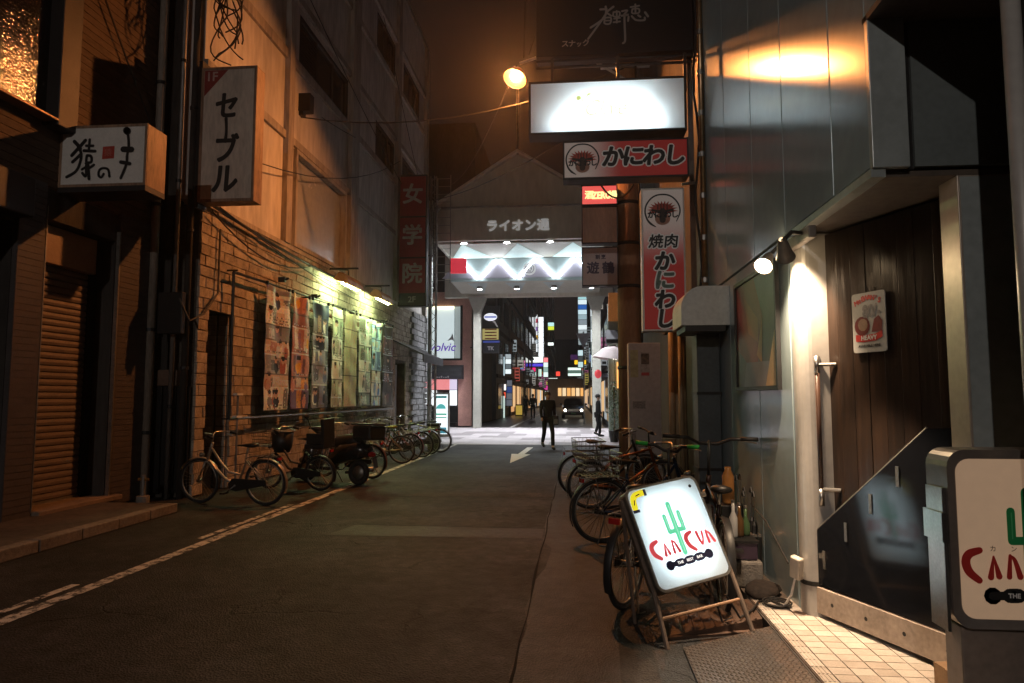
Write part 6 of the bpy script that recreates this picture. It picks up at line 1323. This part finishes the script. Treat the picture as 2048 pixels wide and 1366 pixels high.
ps(MB().tube([(-.1, -.18, .02), (-.1, .0, .24), (-.1, .18, .02)], .012, 6), 'stand', m_steel)
bag = thing('seat_bag', 'dark bag with a pale rim hanging on the child seat bicycle', 'bag', (-4.9, 11.5, .75)); MB().tube([(-5.05, 11.45, .62), (-5.05, 11.45, .72), (-5.05, 11.45, .98)], [.12, .17, .19], 12).build('body', m_signdark, bag, smooth=True); MB().tube([(-5.05+.19*cos(2*pi*i/16), 11.45+.19*sin(2*pi*i/16), .98) for i in range(16)], .012, 6, closed=True).build('rim', m_galv, bag)

# ------------------------------------------------------------------ car
cr = thing('dark_taxi', 'dark saloon car with its headlights on coming up the far street', 'car', (-.12, 51.2, 0), radians(-90))
def pc_(mb, name, mat, **k): return mb.build(name, mat, cr, w=False, **k)
mcar = M('car_dark', (.02, .024, .022), .2, var=.05, coat=.6)
def hullx(sec, name, mat, **k):
    mb = MB(); n = len(sec[0][1])
    for x, ring_ in sec: mb.v += [(x, y, z) for y, z in ring_]
    for i in range(len(sec)-1):
        for j in range(n): mb.f.append((i*n+j, i*n+(j+1) % n, (i+1)*n+(j+1) % n, (i+1)*n+j))
    mb.f += [tuple(range(n))[::-1], tuple(range((len(sec)-1)*n, len(sec)*n))]; return pc_(mb, name, mat, **k)
def rg(w, z0, z1, in_=.06): return [(-w, z0+.05), (-w+.05, z0), (w-.05, z0), (w, z0+.05), (w, z1-.1), (w-in_, z1), (-w+in_, z1), (-w, z1-.1)]
hullx([(-2.25, rg(.74, .35, .80)), (-2.1, rg(.82, .25, .92)), (-1.0, rg(.85, .22, .97)), (.9, rg(.85, .22, .95)), (1.9, rg(.82, .25, .84)), (2.25, rg(.74, .32, .72))], 'body', mcar, smooth=False, bevel=.03)
hullx([(-1.7, rg(.72, .90, .96)), (-1.1, rg(.68, .90, 1.40, .14)), (.15, rg(.68, .90, 1.42, .14)), (.95, rg(.74, .90, .95))], 'cabin', m_lampglass, bevel=.02)
pc_(MB().box(-1.0, .1, -.55, .55, 1.405, 1.44), 'roof', mcar, bevel=.02); pc_(MB().box(-.5, -.2, -.22, .22, 1.44, 1.56), 'roof_lamp', M('roof_lamp', (.3, .3, .25), .4), bevel=.03)
for s in (-1, 1):
    pc_(MB().disc((2.262, .58*s, .60), (1, 0, 0), .10, 16), 'headlight', EM('headlight', (1, .9, .75), 7.0)); pc_(MB().box(2.20, 2.24, .42*s-.28*(s < 0), .42*s+.28*(s > 0), .5, .7), 'headlight_housing', m_chrome)
    pc_(MB().box(.62, .78, min(.84*s, 1.0*s), max(.84*s, 1.0*s), .95, 1.08), 'mirror', mcar, bevel=.02)
    for x in (-1.35, 1.4): wv = pc_(MB().lathe([(.22, -.1), (.31, -.09), (.32, 0), (.31, .09), (.22, .1)], (x, .74*s, .32), 20, 'y'), 'wheel', m_rubber, smooth=True); MB().lathe([(.17, -.11), (.19, .0), (.17, .11)], (x, .74*s, .32), 14, 'y').build('rim', m_steel, wv, w=False)
pc_(MB().box(2.2, 2.32, -.76, .76, .30, .45), 'bumper', m_blackp, bevel=.03); pc_(MB().box(2.2, 2.27, -.36, .36, .52, .70), 'grille', m_chrome, bevel=.01); pc_(MB().box(2.32, 2.33, -.17, .17, .33, .43), 'number_plate', M('plate_green', (.1, .3, .15), .5))

# ------------------------------------------------------------------ people
def skin(name, V, E, Rr, mat, root, sub=1, r0=0):
    me = bpy.data.meshes.new(name); me.from_pydata(V, E, []); me.materials.append(mat); o = link(name, me, root)
    o.modifiers.new('skin', 'SKIN').use_smooth_shade = True
    sv = me.skin_vertices[0].data
    for i, r in enumerate(Rr): sv[i].radius = (r, r) if not isinstance(r, tuple) else r
    for i in range(len(V)): sv[i].use_root = (i == r0)
    s = o.modifiers.new('sub', 'SUBSURF'); s.levels = 1; s.render_levels = sub; return o
def person(label, x, y, head, jacket, trousers, hair='#1a1614', h=1.72, stride=.22, bag=False, long_coat=False):
    t = thing('person', label, 'person', (x, y, 0), head, 'people walking beyond the alley'); s = h/1.72      # local -y is forwards
    mj, mt = M('cloth_'+jacket, jacket, .8, var=.15, scale=9), M('cloth_'+trousers, trousers, .8, var=.15, scale=9); ms = M('skin_tone', (.42, .25, .18), .5, var=.05)
    f, b = -stride, stride*1.1
    hipL, hipR, kL, kR = (.09, 0, .90), (-.09, 0, .90), (.095, f*.75-.03, .50), (-.09, b*.35-.02, .49)
    aL, aR = (.095, f, .09), (-.085, b+.05, .17)
    shL, shR, eL, eR, wL, wR = (.19, .0, 1.42), (-.19, .0, 1.42), (.225, .07, 1.15), (-.225, -.05, 1.15), (.215, .0, .90), (-.215, -.15, .92)
    V = [(0, 0, .95), (0, -.01, 1.15), (0, 0, 1.38), (0, -.01, 1.50), (0, -.02, 1.58), (0, -.02, 1.66), hipL, kL, aL, hipR, kR, aR, shL, eL, wL, shR, eR, wR, (.215, -.03, .82), (-.215, -.19, .84), (.095, f-.12, .05), (-.085, b-.05, .10)]
    E = [(0, 1), (1, 2), (2, 3), (3, 4), (4, 5), (0, 6), (6, 7), (7, 8), (0, 9), (9, 10), (10, 11), (2, 12), (12, 13), (13, 14), (2, 15), (15, 16), (16, 17), (14, 18), (17, 19), (8, 20), (11, 21)]
    Rr = [(.08, .07), (.08, .07), (.09, .07), .05, .085, .085, .08, .055, .04, .08, .055, .04, .055, .042, .032, .055, .042, .032, .03, .03, .03, .03]
    sc_ = lambda v: tuple(c*s for c in v)
    skin('body', [sc_(v) for v in V], E, [tuple(q_*s for q_ in r) if isinstance(r, tuple) else r*s for r in Rr], ms, t, 2)
    lo = .80 if not long_coat else .55
    VJ = [(0, 0, lo), (0, -.005, 1.12), (0, 0, 1.36), (0, -.005, 1.46), shL, eL, wL, shR, eR, wR]; EJ = [(0, 1), (1, 2), (2, 3), (2, 4), (4, 5), (5, 6), (2, 7), (7, 8), (8, 9)]
    skin('jacket', [sc_(v) for v in VJ], EJ, [(.165, .125), (.145, .11), (.165, .11), (.075, .07), .066, .052, .046, .066, .052, .046], mj, t, 2)
    VT = [(0, 0, .93), hipL, kL, (aL[0], aL[1], aL[2]+.01), hipR, kR, (aR[0], aR[1], aR[2]+.01)]; ET = [(0, 1), (1, 2), (2, 3), (0, 4), (4, 5), (5, 6)]
    skin('trousers', [sc_(v) for v in VT], ET, [(.14, .115), .095, .07, .058, .095, .07, .058], mt, t, 2)
    for (ax_, ay, az), tl in ((aL, 0), (aR, .07)): MB().tube([(ax_, ay+.07, az-.03+tl*.4), (ax_, ay, az-.03), (ax_, ay-.17, az-.055-tl*.6)], [.04, .05, .035], 10).build('shoe', m_blackp, t, w=False, smooth=True)
    MB().ell((0, .012, 1.655*s), .098, .105, .095, 16, 10).build('hair', M('hair_'+hair, hair, .6, var=.2, scale=20), t, w=False, smooth=True)
    for q_ in (-.035, .035): MB().ell((q_, -.105, 1.60*s), .013, .008, .009, 8, 5).build('eye', m_ink, t, w=False)
    MB().ell((0, -.115, 1.57*s), .014, .02, .025, 8, 6).build('nose', ms, t, w=False, smooth=True); MB().ell((0, -.098, 1.525*s), .026, .008, .007, 8, 5).build('mouth', M('lip', (.3, .1, .09), .5), t, w=False)
    for q_ in (-.098, .098): MB().ell((q_, -.01, 1.585*s), .012, .022, .032, 8, 6).build('ear', ms, t, w=False, smooth=True)
    return t
p1 = person('person in a dark jacket and dark trousers walking alone on the paving', -.83, 20.75, radians(16), '#12141c', '#0d0e13', '#5a463c', stride=.26)
bg_ = thing('shoulder_bag', 'dark bag with a pale striped edge carried by the person walking alone', 'bag', (-1.0, 20.6, .85)); MB().box(-.66, -.50, 20.60, 20.85, .72, 1.02).build('body', m_signdark, bg_, bevel=.03); MB().box(-.645, -.515, 20.585, 20.60, .76, .90).build('stripe', M('pale_cloth', (.16, .17, .21), .7), bg_)
p2 = pZ(1066, 838, 0); person('person in an olive coat walking away beside the yellow board', p2.x, p2.y, radians(185), '#2a281e', '#14141a', '#2a1c16', h=1.74)
p3 = pZ(1052, 832, 0); person('person in a dark grey coat walking ahead of the olive coat', p3.x, p3.y, radians(170), '#1a1a20', '#121216', h=1.66)
p4 = pY(1197, 790, 27.2); person('person in a long black coat standing against the slim arcade column', p4.x-.02, 27.2, radians(80), '#0c0c10', '#0a0a0d', h=1.66, stride=.04, long_coat=True)

# ------------------------------------------------------------------ wires and small fittings
WL = [('cable sagging from the pole to the plaster wall beside the box lamp', sag((1.0, 13.0, 8.0), (-5.95, 14.0, 7.7), .5), .014),
      ('cable from the pole to the far end of the plaster building', sag((1.0, 13.1, 7.4), (-5.9, 26, 9.3), .4), .014),
      ('cable running high from the siding building to the plaster wall', sag((-6.6, 8.4, 8.4), (-5.9, 17.5, 8.6), .35), .012),
      ('cable crossing in front of the dark upper windows', sag((-5.95, 13.3, 10.9), (-5.85, 26.0, 8.4), .3), .012),
      ('cable from the tall cream sign to the dark upper windows', sag((-5.8, 10.6, 5.7), (-5.9, 22.2, 9.6), .55), .012),
      ('cable falling steeply over the top of the plaster building', sag((-5.9, 20, 13.5), (-5.6, 26.8, 7.6), .25), .012),
      ('cable running from the lamp to the arcade front', sag((-1.1, 12.9, 8.1), (-5.0, 26.8, 10.2), .5), .012),
      ('cable hanging from above the lamp', sag((-.85, 12.7, 11.5), (-.95, 12.8, 8.2), .0), .012),
      ('second cable hanging above the lamp beside the first', sag((-.2, 12.7, 10.6), (-.85, 12.8, 8.25), .12), .010),
      ('cable over the siding of the shutter building', sag((-6.63, 7.9, 8.3), (-6.63, 10.1, 5.6), .1), .014),
      ('thick cable bundle along the top of the bricks', sag((-5.9, 10.35, 4.72), (-5.9, 17.2, 4.55), .10), .03),
      ('second cable looping along the top of the bricks', sag((-5.88, 10.4, 4.6), (-5.88, 14.6, 4.5), .35), .014),
      ('third thin cable along the top of the bricks', sag((-5.86, 10.6, 4.72), (-5.86, 20.4, 4.2), .2), .012)]
for lb, p, r in WL: wire(lb, p, r)
mb = MB(); rnd = random.Random(3)
for k in range(13):
    a0, w0, f0 = rnd.uniform(0, 6), rnd.uniform(.05, .30), rnd.uniform(1.2, 3.2); L0 = rnd.uniform(1.4, 2.6); x0_ = -5.95+rnd.uniform(-.05, .25)
    mb.tube([(x0_+w0*sin(a0+f0*u/8)*min(1, u/5)+.25*(u/24), 10.2+.12*cos(a0*2+f0*u/9), 9.5-L0*(u/24)-.18*abs(sin(a0+u*.35))) for u in range(25)], .012, 5)
tag(mb.build('cable_tangle', m_cable, None), 'tangle of black cables hanging above the tall cream box sign', 'cables')

# ------------------------------------------------------------------ thin haze added over the alley to put halos round the lamps
if HAZE:
    hz = tag(MB().box(-45, 45, -14, 186, -1.03, 34).build('haze', None), kind='stuff')
    mh = bpy.data.materials.new('halo_haze'); mh.use_nodes = True; nt = mh.node_tree; nt.nodes.remove(nt.nodes['Principled BSDF'])
    pv = nt.nodes.new('ShaderNodeVolumePrincipled'); pv.inputs['Color'].default_value = (.9, .9, .92, 1); pv.inputs['Density'].default_value = HAZE; pv.inputs['Anisotropy'].default_value = .82
    nt.links.new(pv.outputs[0], nt.nodes['Material Output'].inputs['Volume']); hz.data.materials.append(mh)
